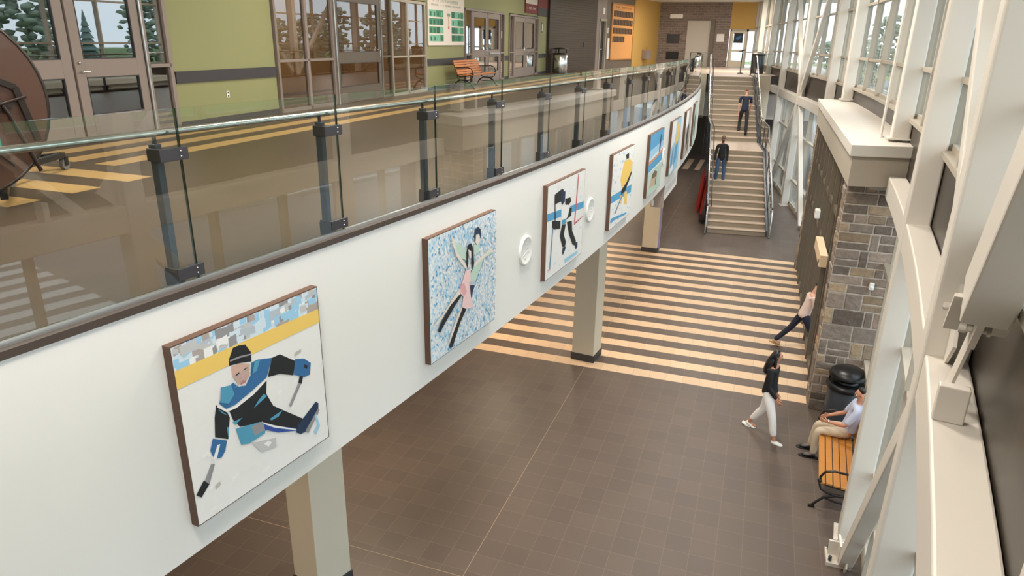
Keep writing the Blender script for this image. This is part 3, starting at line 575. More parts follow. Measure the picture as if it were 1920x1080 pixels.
P4= [('cyan', [(-0.026, 0.463), (0.979, 0.433), (0.975, 0.321), (-0.037, 0.366)]), ('gold', [(0.519, 0.836), (0.768, 0.842), (0.953, 0.762), (0.945, 0.6), (0.716, 0.47), (0.501, 0.453), (0.386, 0.613)]), ('ink', [(0.575, 0.922), (0.726, 0.924), (0.741, 0.847), (0.613, 0.859)]), ('ink', [(0.706, 0.519), (0.912, 0.639), (0.945, 0.6), (0.668, 0.402), (0.47, 0.378), (0.455, 0.447)]), ('gold', [(0.433, 0.386), (0.552, 0.381), (0.519, 0.252), (0.394, 0.296)]), ('gold', [(0.611, 0.384), (0.759, 0.383), (0.798, 0.188), (0.673, 0.201)]), ('steel', [(0.514, 0.389), (0.566, 0.372), (0.252, 0.168), (0.194, 0.182)]), ('cyan', [(0.017, 0.113), (0.072, 0.149), (0.824, 0.058), (0.805, 0.032), (0.213, 0.091), (0.087, 0.08)])]
P1 += [('pinkd',[(.378,.70),(.392,.70),(.395,.668),(.38,.67)]),('ink',[(.345,.715),(.37,.72),(.37,.712),(.345,.707)]),('ink',[(.40,.722),(.425,.727),(.425,.718),(.40,.714)]),('red',[(.37,.655),(.405,.66),(.405,.652),(.37,.647)])]
for k_ in range(4): P1.append(('ltgrey',[(.33,.705-.018*k_),(.445,.725-.018*k_),(.445,.722-.018*k_),(.33,.702-.018*k_)]))
def canvas(y0, wdt, lab, polys, bgfn, z0=3.33, h=1.29, name='painting'):
    yc = y0+wdt/2; L = wdt; x, yy_ = fpt(yc, -.03)
    r = thing(name, (x, yy_, z0), lab, 'painting', frz(yc), None)
    mb = MB(); mb.bx(-L/2, L/2, -.028, .035, 0, h); mb.build('stretcher', 'p_edge', r)
    names = ['p_snow']; 
    def mi(k):
        k = 'p_'+k
        if k not in names: names.append(k)
        return names.index(k)
    mb = MB(); D = -.0300; F_ = lambda u, v, k: ((u-.5)*L*.985, D-.0003*k, .008+v*(h-.016))
    mb.add([F_(0,0,0),F_(1,0,0),F_(1,1,0),F_(0,1,0)], [(0,1,2,3)], 0)
    n = 1
    rnd = random.Random(int(y0*10))
    for m_, L_ in bgfn(rnd):
        mb.add([F_(min(1,max(0,u)), min(1,max(0,v)), n) for u, v in L_], [tuple(range(len(L_)))], mi(m_))
        n += .02
    n += 2
    for m_, L_ in polys:
        n += .4
        pts = [F_(min(1,max(0,u)), min(1,max(0,v)), n) for u, v in L_]
        ar = sum(L_[i][0]*L_[(i+1) % len(L_)][1]-L_[(i+1) % len(L_)][0]*L_[i][1] for i in range(len(L_)))
        if ar < 0: pts = pts[::-1]
        mb.add(pts, [tuple(range(len(pts)))], mi(m_))
    mb.build('canvas', names, r)
    return r
def bg_blocks(rnd):
    out = [('icy', [(0,.82),(1,.845),(1,1),(0,1)])]
    for _ in range(130):
        u, v = rnd.random(), rnd.uniform(.87, .99); a, b = rnd.uniform(.03,.1), rnd.uniform(.012,.028)
        s = rnd.uniform(-.02,.02)
        out.append((rnd.choice(['sky','icy','stone','grey','tan','ltgrey','icy','sky','white']), [(u,v-b),(u+a,v-b+s),(u+a,v+b+s),(u,v+b)]))
    for _ in range(60):
        u, v = rnd.random(), rnd.uniform(.02, .7); a = rnd.uniform(.02,.06)
        out.append((rnd.choice(['white','snow','snow','fog']) if rnd.random() < .9 else 'white', [(u,v),(u+a,v+.01),(u+a,v+.03),(u,v+.025)]))
    return [(m, q) for m, q in out if m != 'fog' or rnd.random() < .3]
def bg_mosaic(dense=.6, cols=('sky','icy','white','cyan','sky','icy','steel')):
    def f(rnd):
        out = [('icy', [(0,0),(1,0),(1,1),(0,1)])]; N = 44
        for i in range(N):
            for j in range(N):
                u, v = (i+rnd.random())/N, (j+rnd.random())/N
                k = rnd.random(); dark = (1-u)*.5+(v*.5)
                c = 'white' if k > .3+.45*dark else rnd.choice(cols)
                if c == 'steel' and rnd.random() > .25: c = 'sky'
                a = .7/N; s = rnd.uniform(-a, a)
                out.append((c, [(u,v),(u+a,v+s*.5),(u+a+s*.4,v+a*1.3+s*.5),(u+s*.4,v+a*1.3)]))
        return out
    return f
def bg_plain(cols):
    def f(rnd):
        out = []
        for _ in range(140):
            u, v = rnd.random(), rnd.random()*.98; a = rnd.uniform(.02,.06)
            out.append((rnd.choice(cols), [(u,v),(u+a,v),(u+a,v+a*.6),(u,v+a*.5)]))
        return out
    return f
canvas(2.86, 1.26, 'painting of a seated sledge hockey player in a black and blue jersey', P1, bg_blocks)
canvas(5.58, 1.38, 'painting of a skating pair with the woman in a pink dress on blue mosaic', P2, bg_mosaic())
canvas(8.42, 1.48, 'painting of a bent referee figure in black trousers before a blue line and red post', P3, bg_plain(['white','snow','icy','white','white']))
canvas(11.35, 1.46, 'painting of a hockey player in a yellow jersey on pale blue ice', P4, bg_plain(['sky','icy','white','icy','sky']))
P5 = [('cyan',[(0,.62),(1,.70),(1,1),(0,1)]),('sky',[(0,.62),(1,.70),(1,.8),(0,.75)]),('icy',[(0,.55),(1,.6),(1,.7),(0,.62)]),('orange',[(0,.53),(1,.60),(1,.66),(.7,.62),(.4,.60),(0,.58)]),('cyan',[(0,.40),(1,.46),(1,.60),(0,.53)]),
 ('mint',[(0,0),(1,0),(1,.42),(0,.38)]),('sand',[(.15,.12),(.5,.1),(.72,.22),(.66,.33),(.3,.33)]),('brownk',[(.3,.25),(.62,.23),(.7,.3),(.5,.36),(.3,.32)]),('navy',[(.70,.62),(.78,.64),(.8,.84),(.74,.88),(.70,.82)]),('ink',[(.72,.84),(.8,.86),(.78,.93),(.73,.92)]),('navy',[(.58,.08),(.64,.10),(.66,.2),(.6,.2)])]
canvas(14.22, 1.55, 'painting of a bright blue lakeside sky with a sandy shore and dark figure', P5, bg_plain(['cyan','sky','mint','white']))
P6 = [('sky',[(.0,0),(1,0),(1,1),(0,1)]),('white',[(0,.5),(.4,.6),(.5,1),(0,1)]),('gold',[(.45,.45),(.8,.55),(.9,.86),(.6,.95),(.5,.7)]),('cyan',[(.4,.1),(.75,.2),(.8,.55),(.5,.5)]),('steel',[(.1,.1),(.3,.15),(.35,.5),(.2,.45)]),('white',[(.1,.0),(.5,.05),(.4,.16),(.1,.12)])]
canvas(16.95, 1.6, 'painting with a tall yellow shape on pale blue, sixth along the gallery', P6, bg_plain(['sky','white']))
P7 = [('tan',[(0,0),(1,0),(1,1),(0,1)]),('ink',[(.35,.2),(.6,.25),(.7,.6),(.5,.75),(.3,.5)]),('white',[(0,.6),(.5,.7),(.4,1),(0,1)]),('brownk',[(.5,.05),(.9,.1),(.9,.3),(.6,.3)])]
canvas(19.75, 1.5, 'narrow looking brown and cream painting near the curve of the gallery', P7, bg_plain(['tan','white']))
P8 = [('mint',[(0,0),(1,0),(1,1),(0,1)]),('ink',[(.2,.2),(.6,.3),(.5,.8),(.2,.7)])]
canvas(22.5, 1.4, 'last painting before the gallery face turns out of sight', P8, bg_plain(['mint','white']))
for y, z, lab in ((7.89, 3.9, 'white round plaque with a faint sketch between the skaters and the referee'), (10.38, 3.9, 'white round plaque between the referee and the yellow hockey player'), (16.3, 3.9, 'white round plaque beside the blue lakeside painting')):
    x, yy_ = fpt(y, -.0)
    r = thing('round_plaque', (x, yy_, z), lab, 'plaque', frz(y))
    mb = MB(); V = []; n = 28
    prof = [(.19,0),(.19,-.02),(.175,-.03),(.16,-.022),(0.001,-.022)]
    for rr, d in prof:
        for k in range(n): V.append((rr*cos(2*pi*k/n), d, rr*sin(2*pi*k/n)))
    F = [(i*n+k, i*n+(k+1) % n, (i+1)*n+(k+1) % n, (i+1)*n+k) for i in range(len(prof)-1) for k in range(n)]
    mb.add(V, F, 0, True); mb.build('disc', 'plastic_w', r, fix=True)
    mb = MB()
    for (a, b, c, d) in ((-.10,-.05,.06,.0),(-.02,.02,.05,.03),(-.04,.09,.06,.07),(-.06,-.09,.0,-.1),(.02,-.03,.09,-.02)):
        mb.bar((a,-.0235,b), (c,-.0235,d), .003, .006, up=(0,0,1))
    mb.build('sketch_lines', 'p_stone', r)
# hanging notice and lamp ring under the gallery edge
x, yy_ = fpt(18.3, .05)
r = thing('hanging_banner', (x, yy_, SOF), 'white folded banner sheet hanging under the gallery edge by the far column', 'banner', frz(18.3))
mb = MB(); mb.bx(-1.1, 1.2, -.03, -.015, -.42, .0); mb.build('sheet', 'paper', r); mb = MB()
for k in range(9): mb.bx(-1.0+.22*k, -.86+.22*k, -.034, -.031, -.3, -.12)
mb.build('faint_print', 'p_stone', r)
mb = MB(); mb.bx(-1.1, -1.05, -.02, .3, -.6, 0); mb.build('side_flap', 'p_tan', r)
r = thing('ring_lamp', (x-.25, 17.1, SOF-.28), 'pale ring shaped fitting hanging below the gallery edge beside the banner', 'lamp', frz(17.3))
mb = MB(); mb.tube([(.17*cos(a), 0, .25*sin(a)) for a in [2*pi*k/20 for k in range(20)]], .035, 8, closed=True); mb.build('ring', 'plastic_w', r)
mb = MB(); mb.tube([(0,0,.25),(0,0,.29)], .015); mb.build('hanger', 'chrome', r)
o = MB().bx(-.02,.02,-.03,.03,0,2.95).build('light_fringe', 'lilac'); o.location = (-2.63, 21.86, .12); tag(o, 'lilac fringe of window light, coloured strip on the far gallery column edge', 'strip')  # coloured strip stands for the window light fringe on the column
# ------------------------------------------------------------------ staircase
SA = radians(6.3); S0 = (-1.36, 25.0); SW = 1.98; RI = .1873
st = thing('staircase', (*S0, 0), 'long beige staircase with a middle landing up to the far upper level', 'staircase', SA)
ny = [.32*i for i in range(13)]                      # lower risers
L0 = 3.84; L1 = 6.15
uy2 = [L1+.30+.455*i for i in range(13)]
def flight(name, risers, z0, ylast):
    mb = MB()
    for i, y in enumerate(risers):
        ye = risers[i+1] if i+1 < len(risers) else ylast
        z = z0+RI*(i+1)
        mb.add([(0,y,z-RI),(SW,y,z-RI),(SW,y,z-.03),(0,y,z-.03)], [(0,1,2,3)], 1)
        mb.bx(0, SW, y-.02, y+.05, z-.03, z, 2)
        mb.add([(0,y+.05,z),(SW,y+.05,z),(SW,ye,z),(0,ye,z)], [(0,1,2,3)], 0)
    mb.add([(0,risers[0]+.02,z0-.02+.0),(SW,risers[0]+.02,z0-.02),(SW,ylast,z0+RI*len(risers)-.22),(0,ylast,z0+RI*len(risers)-.22)], [(3,2,1,0)], 1)
    mb.build(name, ['tread', 'riser', 'nose'], st)
flight('lower_flight', ny, 0, ny[-1]+.05); flight('upper_flight', uy2, RI*13, 14.5)
mb = MB(); zl = RI*13; mb.bx(0, SW+.0, ny[-1]+.05, uy2[0], zl-.2, zl, 0); mb.build('mid_landing', 'tread', st)
def sz(y):
    if y < ny[-1]: return RI*(y/.32+1)
    if y < uy2[0]: return zl
    return min(U, zl+RI*((y-uy2[0])/.455+1))
# stringers
for s, x0, x1 in ((0, -.06, 0.0), (1, SW, SW+.06)):
    mb = MB(); ys_ = [-.05, ny[-1], uy2[0], uy2[-1]+.1]
    for a, b in zip(ys_[:-1], ys_[1:]):
        za, zb = (sz(a) if a > 0 else RI), sz(b-.001)
        if a == ys_[1]: za = zb = zl
        lo = max(0, za-.42) if a > 0 else 0
        mb.prism([(a,lo),(b,zb-.42),(b,zb+.03),(a,za+.03)], 'x', x0, x1)
    mb.build('stringer', 'post', st)
# stair guards: glass, posts, top rails
for s, x in ((0, -.09), (1, SW+.09)):
    g = thing('stair_guard', (x, 0, 0), None, None); g.parent = st
    segs = [(-.25, .25-.05, ny[-1]-.1, zl), (ny[-1]-.05, zl, uy2[0]-.1, zl), (uy2[0]-.05, zl+.15, uy2[-1]+.1, U)]
    for (a, za, b, zb) in segs:
        n = max(1, round((b-a)/1.5))
        for i in range(n):
            y0, y1 = a+(b-a)*i/n+.02, a+(b-a)*(i+1)/n-.02; z0, z1 = za+(zb-za)*i/n, za+(zb-za)*(i+1)/n
            mb = MB(); mb.prism([(y0,z0-.12),(y1,z1-.12),(y1,z1+.93),(y0,z0+.93)], 'x', -.006, .006); mb.build('glass_panel', 'railglass', g)
            mb = MB(); mb.bx(-.02, .02, y0-.03, y0+.03, z0-.3 if z0 > .3 else 0, z0+.9); mb.build('baluster', 'post', g)
    pts = [(0,-.32,.05),(0,-.3,.95),(0,-.05,1.15)]
    pts += [(0, ny[-1]-.1, zl+.96), (0, uy2[0]-.15, zl+.96), (0, uy2[-1]+.1, U+.98), (0, uy2[-1]+.5, U+.98)]
    mb = MB(); mb.tube(pts, .028, 8); mb.build('top_rail', 'chrome', g)
    sx = .14 if s == 0 else -.14
    mb = MB(); mb.tube([(sx, -.2, 1.0), (sx, ny[-1]-.1, zl+.82), (sx, uy2[0]-.15, zl+.82), (sx, uy2[-1]+.1, U+.85)], .02, 8); mb.build('grab_rail', 'black', g)
# landing guards either side
def guard(label, p0, p1, mt='black'):
    r = thing('landing_guard', (*p0, U), label, 'railing', atan2(p1[1]-p0[1], p1[0]-p0[0])); L = hypot(p1[0]-p0[0], p1[1]-p0[1])
    mb = MB(); mb.bx(0, L, -.006, .006, .08, 1.02); mb.build('glass_panel', 'railglass', r)
    mb = MB(); mb.tube([(0,0,1.05),(L,0,1.05)], .022); mb.build('top_rail', 'chrome', r)
    for k in range(int(L/1.1)+1): mb = MB(); mb.bx(k*1.1-.02, k*1.1+.02, -.025, .025, 0, 1.04); mb.build('post', mt, r)
guard('glass guard on the landing edge between the gallery and the stair', (-4.0, 39.45), (-3.1, 39.45)); guard('glass guard on the landing edge right of the stair head', (-.86, 39.45), (.12, 39.45))
r = thing('rubbish_bin', (-.62, 41.9, U), 'dark blue grey litter bin on the far landing right of the stair', 'bin')
mb = MB(); mb.lathe([(.33,0),(.35,.05),(.35,.92),(.33,.95)], n=24); mb.build('body', 'post', r); mb = MB(); mb.lathe([(.36,.95),(.37,.99),(.3,1.06),(.05,1.1)], n=24); mb.build('lid', 'black', r)
r = thing('crowd_stand', (-1.45, 41.0, U), 'slim black stand at the head of the stair', 'stand')
mb = MB(); mb.lathe([(.16,0),(.15,.03),(.03,.06)], n=16); mb.build('base', 'black', r); mb = MB(); mb.tube([(0,0,.05),(0,0,1.25)], .025); mb.build('pole', 'black', r); mb = MB(); mb.bar((-.22,0,1.1),(.16,0,1.22),.03,.05); mb.build('arm', 'black', r)
# red stacked panels beside the stair
for k, (dx, tilt, lab) in enumerate(((0, .16, 'tall dark red slatted board leaning beside the stair foot, the outer one'), (.16, .12, 'red slatted board leaning beside the stair foot, the inner one'))):
    r = thing('leaning_board', (-1.98+dx, 28.0-.35*k, 0), lab, 'board', SA)
    mb = MB(); mb.prism([(-.02,0),(.03,0),(.03+tilt,1.5-.3*k),(-.02+tilt,1.5-.3*k)], 'y', 0, 1.7); mb.build('backing', 'red' if k else 'redd', r)
    for j in range(5): mb = MB(); y = .1+.36*j; mb.bar((-.025,y,.0),( -.025+tilt,y,1.5-.3*k),.03,.02,up=(1,0,0)); mb.build('slat', 'red', r)
r = thing('low_trolley', (-1.62, 26.6, 0), 'low black trolley beside the bottom of the stair', 'trolley', SA)
mb = MB(); mb.bx(-.18,.1,-.4,.5,.08,.16); mb.build('deck', 'black', r)
for a, b in ((-.14,-.33),(.06,-.33),(-.14,.43),(.06,.43)): mb = MB(); mb.tube([(a-.02,b,.04),(a+.02,b,.04)], .04, 10); mb.build('wheel', 'rubber', r)
# ------------------------------------------------------------------ upper lobby things
def wloc(y, z=U, off=0): return (wl(y)+off, y, z)
WRZ = pi/2+WLA
DN = [0]
def doorset(y0, y1, leaves, side=(), h=2.5, label=None, fm='frame', gl='doorglass', mid=.98, handles=True, flip=False):
    """door frame with leaves; local X runs along the wall away from the viewer, -Y faces the hall"""
    DN[0] += 1
    r = thing('door_%d' % DN[0], wloc(y0), label, None, WRZ); r['kind'] = 'structure'
    Lw = y1-y0; mb = MB(); fr = .07
    xs_ = [0]+list(side)+[Lw]
    for x in (0, Lw): mb.bx(x-.03 if x else 0, x+.04 if x == 0 else x, -.05, .08, 0, h)
    mb.bx(0, Lw, -.05, .08, h-.07, h)
    mb.build('door_frame', fm, r)
    for (a, b, kind) in leaves:
        if kind == 'leaf':
            d = thing('door_leaf', (a, 0, 0), None, None); d.parent = r; W_ = b-a; mb = MB(); s = .17
            mb.bx(.01, s, -.03, .02, .01, h-.08); mb.bx(W_-s, W_-.01, -.03, .02, .01, h-.08); mb.bx(s, W_-s, -.03, .02, .01, .38); mb.bx(s, W_-s, -.03, .02, mid-.08, mid+.17); mb.bx(s, W_-s, -.03, .02, h-.26, h-.08)
            mb.build('rails', fm, d, bevel=.004)
            for z0, z1 in ((.38, mid-.08), (mid+.17, h-.26)):
                mb = MB(); mb.bx(s, W_-s, -.008, .0, z0, z1); mb.build('pane', gl, d)
                mb = MB()
                for q in ((s-.0,s+.012,z0,z1),(W_-s-.012,W_-s,z0,z1),(s,W_-s,z0,z0+.012),(s,W_-s,z1-.012,z1)): mb.bx(q[0],q[1],-.034,-.009,q[2],q[3])
                mb.build('glazing_bead', 'clamp', d)
        else:
            d = thing('side_light', (a, 0, 0), None, None); d.parent = r; W_ = b-a; mb = MB()
            mb.bx(0,.045,-.05,.05,0,h-.07); mb.bx(W_-.045,W_,-.05,.05,0,h-.07); mb.bx(0,W_,-.05,.05,mid+.02,mid+.07); mb.bx(0,W_,-.05,.05,0,.07); mb.build('rails', fm, d)
            mb = MB(); mb.bx(.04, W_-.04, -.006, .0, .06, h-.08); mb.build('pane', gl, d)
    return r
def lever(d, x, z):
    mb = MB(); mb.tube([(x,-.03,z),(x,-.09,z)], .016); mb.tube([(x,-.085,z),(x+.12,-.085,z)], .011); mb.ball((x,-.045,z+.12), .022, 8); mb.build('lever_handle', 'chrome', d)
d1 = doorset(5.62, 9.40, [(.02,.55,'s'),(.58,1.90,'leaf'),(1.92,3.22,'leaf'),(3.25,3.75,'s')], h=2.48)
lev = [c for c in d1.children if c.name.startswith('door_leaf')]
lever(lev[1], .08, .98)
mb = MB(); mb.bx(1.30, 1.325, -.06, -.03, 0, 2.4); mb.build('meeting_strip', 'alu', lev[1])
d2 = doorset(12.28, 14.5, [(.02,1.12,'s'),(1.12,2.2,'s')], h=2.55, gl='vestglass', fm='frame')
d3 = doorset(14.5, 17.45, [(.06,2.35,'leaf'),(2.36,2.93,'s')], h=2.55, fm='frame_dk', gl='vestglass', mid=1.0)
l3 = [c for c in d3.children if c.name.startswith('door_leaf')][0]
mb = MB(); mb.tube([(2.1,-.03,.9),(2.1,-.1,.9),(2.1,-.1,1.22),(2.1,-.03,1.22)], .014); mb.build('pull_handle', 'chrome', l3)
mb = MB(); mb.bx(-.02,.02,-.07,-.03,0,2.5); mb.bx(2.29,2.31,-.05,-.02,0,2.45); mb.build('bright_edge', 'alu', l3)
d4 = doorset(17.45, 19.76, [(.02,1.02,'s'),(1.02,2.25,'s')], h=2.5, gl='vestglass', fm='mull')
d5 = doorset(23.04, 27.46, [(.02,.7,'s'),(.74,2.3,'leaf'),(2.32,3.85,'leaf'),(3.88,4.4,'s')], h=2.5)
d6 = doorset(28.12, 32.7, [(.02,.66,'s'),(.7,2.3,'leaf'),(2.32,3.95,'leaf'),(3.98,4.55,'s')], h=2.5)
for d_ in (d5, d6):
    q = [c for c in d_.children if c.name.startswith('door_leaf')]
    mb = MB(); mb.tube([(1.35,-.03,.95),(1.35,-.09,.95),(1.35,-.09,1.25),(1.35,-.03,1.25)], .014); mb.build('pull_handle', 'chrome', q[0])
    mb = MB(); mb.bar((.2,-.07,1.02),(1.4,-.07,1.02),.03,.05); mb.build('push_bar', 'chrome', q[1])
# room contents seen through the vestibule
r = thing('black_easel', (-11.2, 13.0, U), 'black object with hood standing behind the lobby glazing', 'easel')
mb = MB(); mb.prism([(-.5,.0),(.5,.0),(.35,.9),(-.3,1.0)], 'y', -.2, .2); mb.build('body', 'black', r); mb = MB(); mb.tube([(.9,0,.0),(.9,0,.95),(1.2,0,.95),(1.2,0,0)], .03); mb.build('tube_frame', 'black', r)
# outlet, switch
def plate(name, y, z, w_, h_, m, lab, cat, th=.012):
    r = thing(name, wloc(y, z, .0), lab, cat, WRZ); mb = MB(); mb.bx(-w_/2, w_/2, -th, .0, -h_/2, h_/2); mb.build('plate', m, r, bevel=.002); return r
r = plate('power_outlet', 10.71, 5.35, .075, .12, 'plastic_w', 'white power outlet low on the green wall', 'outlet')
for z in (.025,-.03): mb = MB(); mb.bx(-.018,.018,-.0145,-.012,z-.014,z+.014); mb.build('socket', 'black', r)
r = plate('room_sign', 33.45, 6.95, .3, .45, 'frame_dk', 'small brown framed room sign on the green wall past the double doors', 'sign'); mb = MB(); mb.bx(-.07,.07,-.016,-.012,-.16,.16); mb.build('white_panel', 'paper', r)
# memorial board
r = thing('memorial_board', wloc(21.4, 6.18, .0), 'cream memorial board with rows of green portrait tiles above the bench', 'board', WRZ)
mb = MB(); mb.bx(-1.52, 1.52, -.05, -.005, 0, 1.42); mb.build('panel', 'p_pale', r, bevel=.006)
mb = MB(); rnd = random.Random(4)
def scrawl(mb, x0, x1, z, h_, n, m):
    cw = (x1-x0)/n
    for i in range(n):
        if rnd.random() < .12: continue
        a = x0+i*cw; b = a+cw*.72; d0, d1_ = -.0525, -.0502; t_ = cw*.2
        mb.bx(a, a+t_, d0, d1_, z, z+h_, m)
        if rnd.random() < .7: mb.bx(b-t_, b, d0, d1_, z, z+h_, m)
        if rnd.random() < .8: mb.bx(a, b, d0, d1_, z+h_-t_, z+h_, m)
        if rnd.random() < .6: mb.bx(a, b, d0, d1_, z+h_*.45, z+h_*.45+t_, m)
scrawl(mb, -1.12, 1.1, 1.24, .1, 19, 0); scrawl(mb, -1.25, 1.2, 1.13, .06, 30, 0); mb.build('lettering', 'p_rule', r)
for side in (-1, 1):
    mb = MB()
    for j in range(4):
        for i in range(4):
            x0 = (-1.44 if side < 0 else .36)+i*.275*(.97 if side > 0 else 1.02); z0 = .12+j*.235
            mb.bx(x0, x0+.26, -.056, -.05, z0, z0+.19, rnd.choice([0,0,1,2])); mb.bx(x0+.08, x0+.17, -.058, -.056, z0+.02, z0+.14, rnd.choice([1,2,1]))
    mb.build('portrait_tiles', ['p_lime','p_limed','p_limel'], r)
mb = MB(); mb.bx(-.02,.24,-.056,-.05,.86,.95,0); mb.bx(.07,.13,-.056,-.05,.55,.86,1); mb.bx(.05,.15,-.056,-.05,.5,.56,2); mb.build('emblem', ['p_green','p_sand','p_red'], r)
# slatted benches
def bench(label, loc, rz, L=1.85, fancy=True):
    r = thing('slatted_bench', loc, label, 'bench', rz)      # back along local +Y, sitter faces -Y
    for k in range(5): mb = MB(); y = -.52+.1*k; mb.box((0, y, .445-.012*k+(.004 if k else -.01)), (L, .085, .03)); mb.build('seat_slat', 'wood', r, bevel=.006)
    for k in range(6):
        mb = MB(); t_ = k/5; y = -.03+.15*t_; z = .47+.36*t_; d = Vector((0,.37,.93)); mb.bar((-L/2,y,z),(L/2,y,z),.028,.062,up=d); mb.build('back_slat', 'wood', r, bevel=.005)
    for s in (-1, 1):
        x = s*(L/2-.02); f = thing('end_frame', (x,0,0), None, None); f.parent = r
        mb = MB(); mb.tube([(0,-.56,.44),(0,-.42,.41),(0,-.1,.38),(0,-.02,.44),(0,.06,.66),(0,.14,.88)], .02, 8); mb.build('side_rail', 'black', f)
        mb = MB(); mb.tube([(0,-.60,.02),(0,-.56,.08),(0,-.46,.2),(0,-.3,.27),(0,-.12,.28),(0,.02,.2),(0,.1,.08),(0,.15,.02)], .02, 8); mb.build('leg', 'black', f)
        mb = MB(); mb.tube([(0,-.55,.42),(0,-.52,.33),(0,-.42,.28),(0,-.3,.27)], .016, 8); mb.tube([(0,-.12,.28),(0,-.03,.34),(0,-.02,.42)], .016, 8); mb.tube([(0,-.48,.2),(0,-.3,.16),(0,-.1,.16),(0,.05,.18)], .014, 6); mb.build('scroll', 'black', f)
        mb = MB(); mb.tube([(0,-.53,.42),(0,-.55,.52),(0,-.50,.62),(0,-.38,.66),(0,-.2,.65),(0,.03,.64)], .018, 8); mb.ball((0,-.55,.46), .035, 8); mb.build('armrest', 'black', f)
        for y in (-.6, .15): mb = MB(); mb.box((0,y,.012),(.05,.09,.024)); mb.build('foot', 'black', f)
    return r
bench("varnished wooden slat bench with black scroll ends where the man sits", (2.05, 10.42, 0), -pi/2-.06, 1.95)
bub = bench('orange wooden slat bench with black frame against the green wall upstairs', (-9.42, 22.3, U), pi/2+WLA, 2.3)
for c in bub.children:
    if 'slat' in c.name: c.data.materials[0] = M['woodo']
# steel litter bins on the upper level
r = thing('litter_bin', (-9.75, 34.6, U), 'stainless cylindrical litter bin with black hood by the brown ribbed wall', 'bin')
mb = MB(); mb.lathe([(.34,0),(.36,.03),(.36,.86),(.34,.88)], n=28); mb.build('body', 'chrome', r); mb = MB(); mb.lathe([(.37,.88),(.37,.93),(.32,.95)], n=28); mb.lathe([(.37,1.12),(.38,1.16),(.1,1.2)], n=28)
for a in range(3): q = a*2.1; mb.box((.3*cos(q),.3*sin(q),1.03),(.05,.05,.2)); 
mb.build('hood', 'black', r)
# banners above the doors
r = thing('red_banner', wloc(31.4, 7.5, .02), 'red and white banner with white lettering above the second double doors', 'banner', WRZ)
mb = MB(); mb.bx(-1.02, 1.02, -.02, 0, 0, 1.2); mb.build('cloth', 'redd', r); mb = MB(); mb.bx(-.95, .95, -.024, -.02, .38, 1.18); mb.build('white_field', 'p_pale', r); mb = MB(); mb.bx(-.55, .55, -.028, -.024, .6, 1.15); mb.build('dark_picture', 'redd', r)
mb = MB(); rnd = random.Random(9); scrawl(mb, -.7, .7, .15, .1, 10, 0)
mb.v = [(a, b+.031, c) for a, b, c in mb.v]; mb.build('lettering', 'p_pink', r)
r = thing('dark_banner', wloc(33.5, 7.45, .02), 'dark red and black banner beside the white and red one', 'banner', WRZ)
mb = MB(); mb.bx(-1.0, .9, -.02, 0, .35, 1.2); mb.build('upper_field', 'redd', r); mb = MB(); mb.bx(-1.0, .9, -.02, 0, 0, .35); mb.build('lower_field', 'rail_dark', r)
# slanted wall: call plate, dark doorway, notices, plaque board, fountain
SRZ = atan2(1, .15)
def sloc(y, z, off=.0): return (-10.3+(y-34)*.15+off, y, z)
r = thing('wall_call_plate', sloc(38.7, 6.2), 'small black call plate on the brown ribbed wall', 'switch', SRZ); mb = MB(); mb.bx(-.14,.14,-.03,0,-.12,.12); mb.build('plate', 'black', r, bevel=.01)
r = thing('door_20', sloc(40.85, U), None, None, SRZ); r['kind'] = 'structure'
mb = MB(); mb.bx(0,.1,-.04,.1,0,2.7); mb.bx(.9,1.0,-.04,.1,0,2.7); mb.bx(0,1,-.04,.1,2.6,2.72); mb.build('door_frame', 'mull', r); mb = MB(); mb.bx(.02,.98,.12,.16,0,2.66); mb.build('door_leaf', 'rail_dark', r)  # dark full-width panel stands in for the shade inside the open doorway
mb = MB(); mb.tube([(.06,-.04,1.1),(.06,-.1,1.1),(.2,-.1,1.1)], .02); mb.build('handle', 'chrome', r)
for (y, z, w_, h_, m, lab, cat) in ((42.28, 6.0, .3, 1.15, 'paper', 'tall white notice sheet beside the plaque board', 'notice'), (42.1, 6.98, .1, .3, 'paper', 'small white sign high beside the dark doorway', 'sign'), (41.35, 8.0, .3, .34, 'plastic_w', 'white exit light box above the dark doorway', 'light')):
    r = thing('wall_notice', sloc(y, z), lab, cat, SRZ); mb = MB(); mb.bx(-w_/2,w_/2,-.03,0,-h_/2,h_/2); mb.build('sheet', m, r)
r = thing('plaque_board', sloc(44.5, 5.38), 'orange wooden board with rows of dark name plates on the far left wall', 'board', SRZ)
mb = MB(); mb.bx(-1.95,1.9,-.06,0,0,3.1); mb.build('backing_board', 'ply', r, bevel=.01); mb = MB()
for q in ((-1.99,-1.9,-.02,3.14),(1.86,1.94,-.02,3.14)): mb.bx(q[0],q[1],-.08,0,q[2],q[3])
mb.bx(-1.99,1.94,-.08,0,3.06,3.14); mb.bx(-1.99,1.94,-.08,0,-.04,.04); mb.build('edge_trim', 'wood', r)
for j, n in ((3, 13), (2, 13), (1, 13), (0, 8)):
    for i in range(n): mb = MB(); x0 = -1.7+i*.265; z0 = .98+j*.47; mb.bx(x0,x0+.2,-.072,-.06,z0,z0+.33); mb.build('name_plate', 'span' if (i*7+j) % 4 else 'post', r)
mb = MB(); rnd = random.Random(2); scrawl(mb, -1.4, 1.5, 2.85, .12, 20, 0); mb.v = [(a, b-.012, c) for a, b, c in mb.v]; mb.build('lettering', 'wood', r)
r = thing('drinking_fountain', sloc(49.0, U+.45), 'grey stainless drinking fountain on the ochre wall', 'fountain', SRZ)
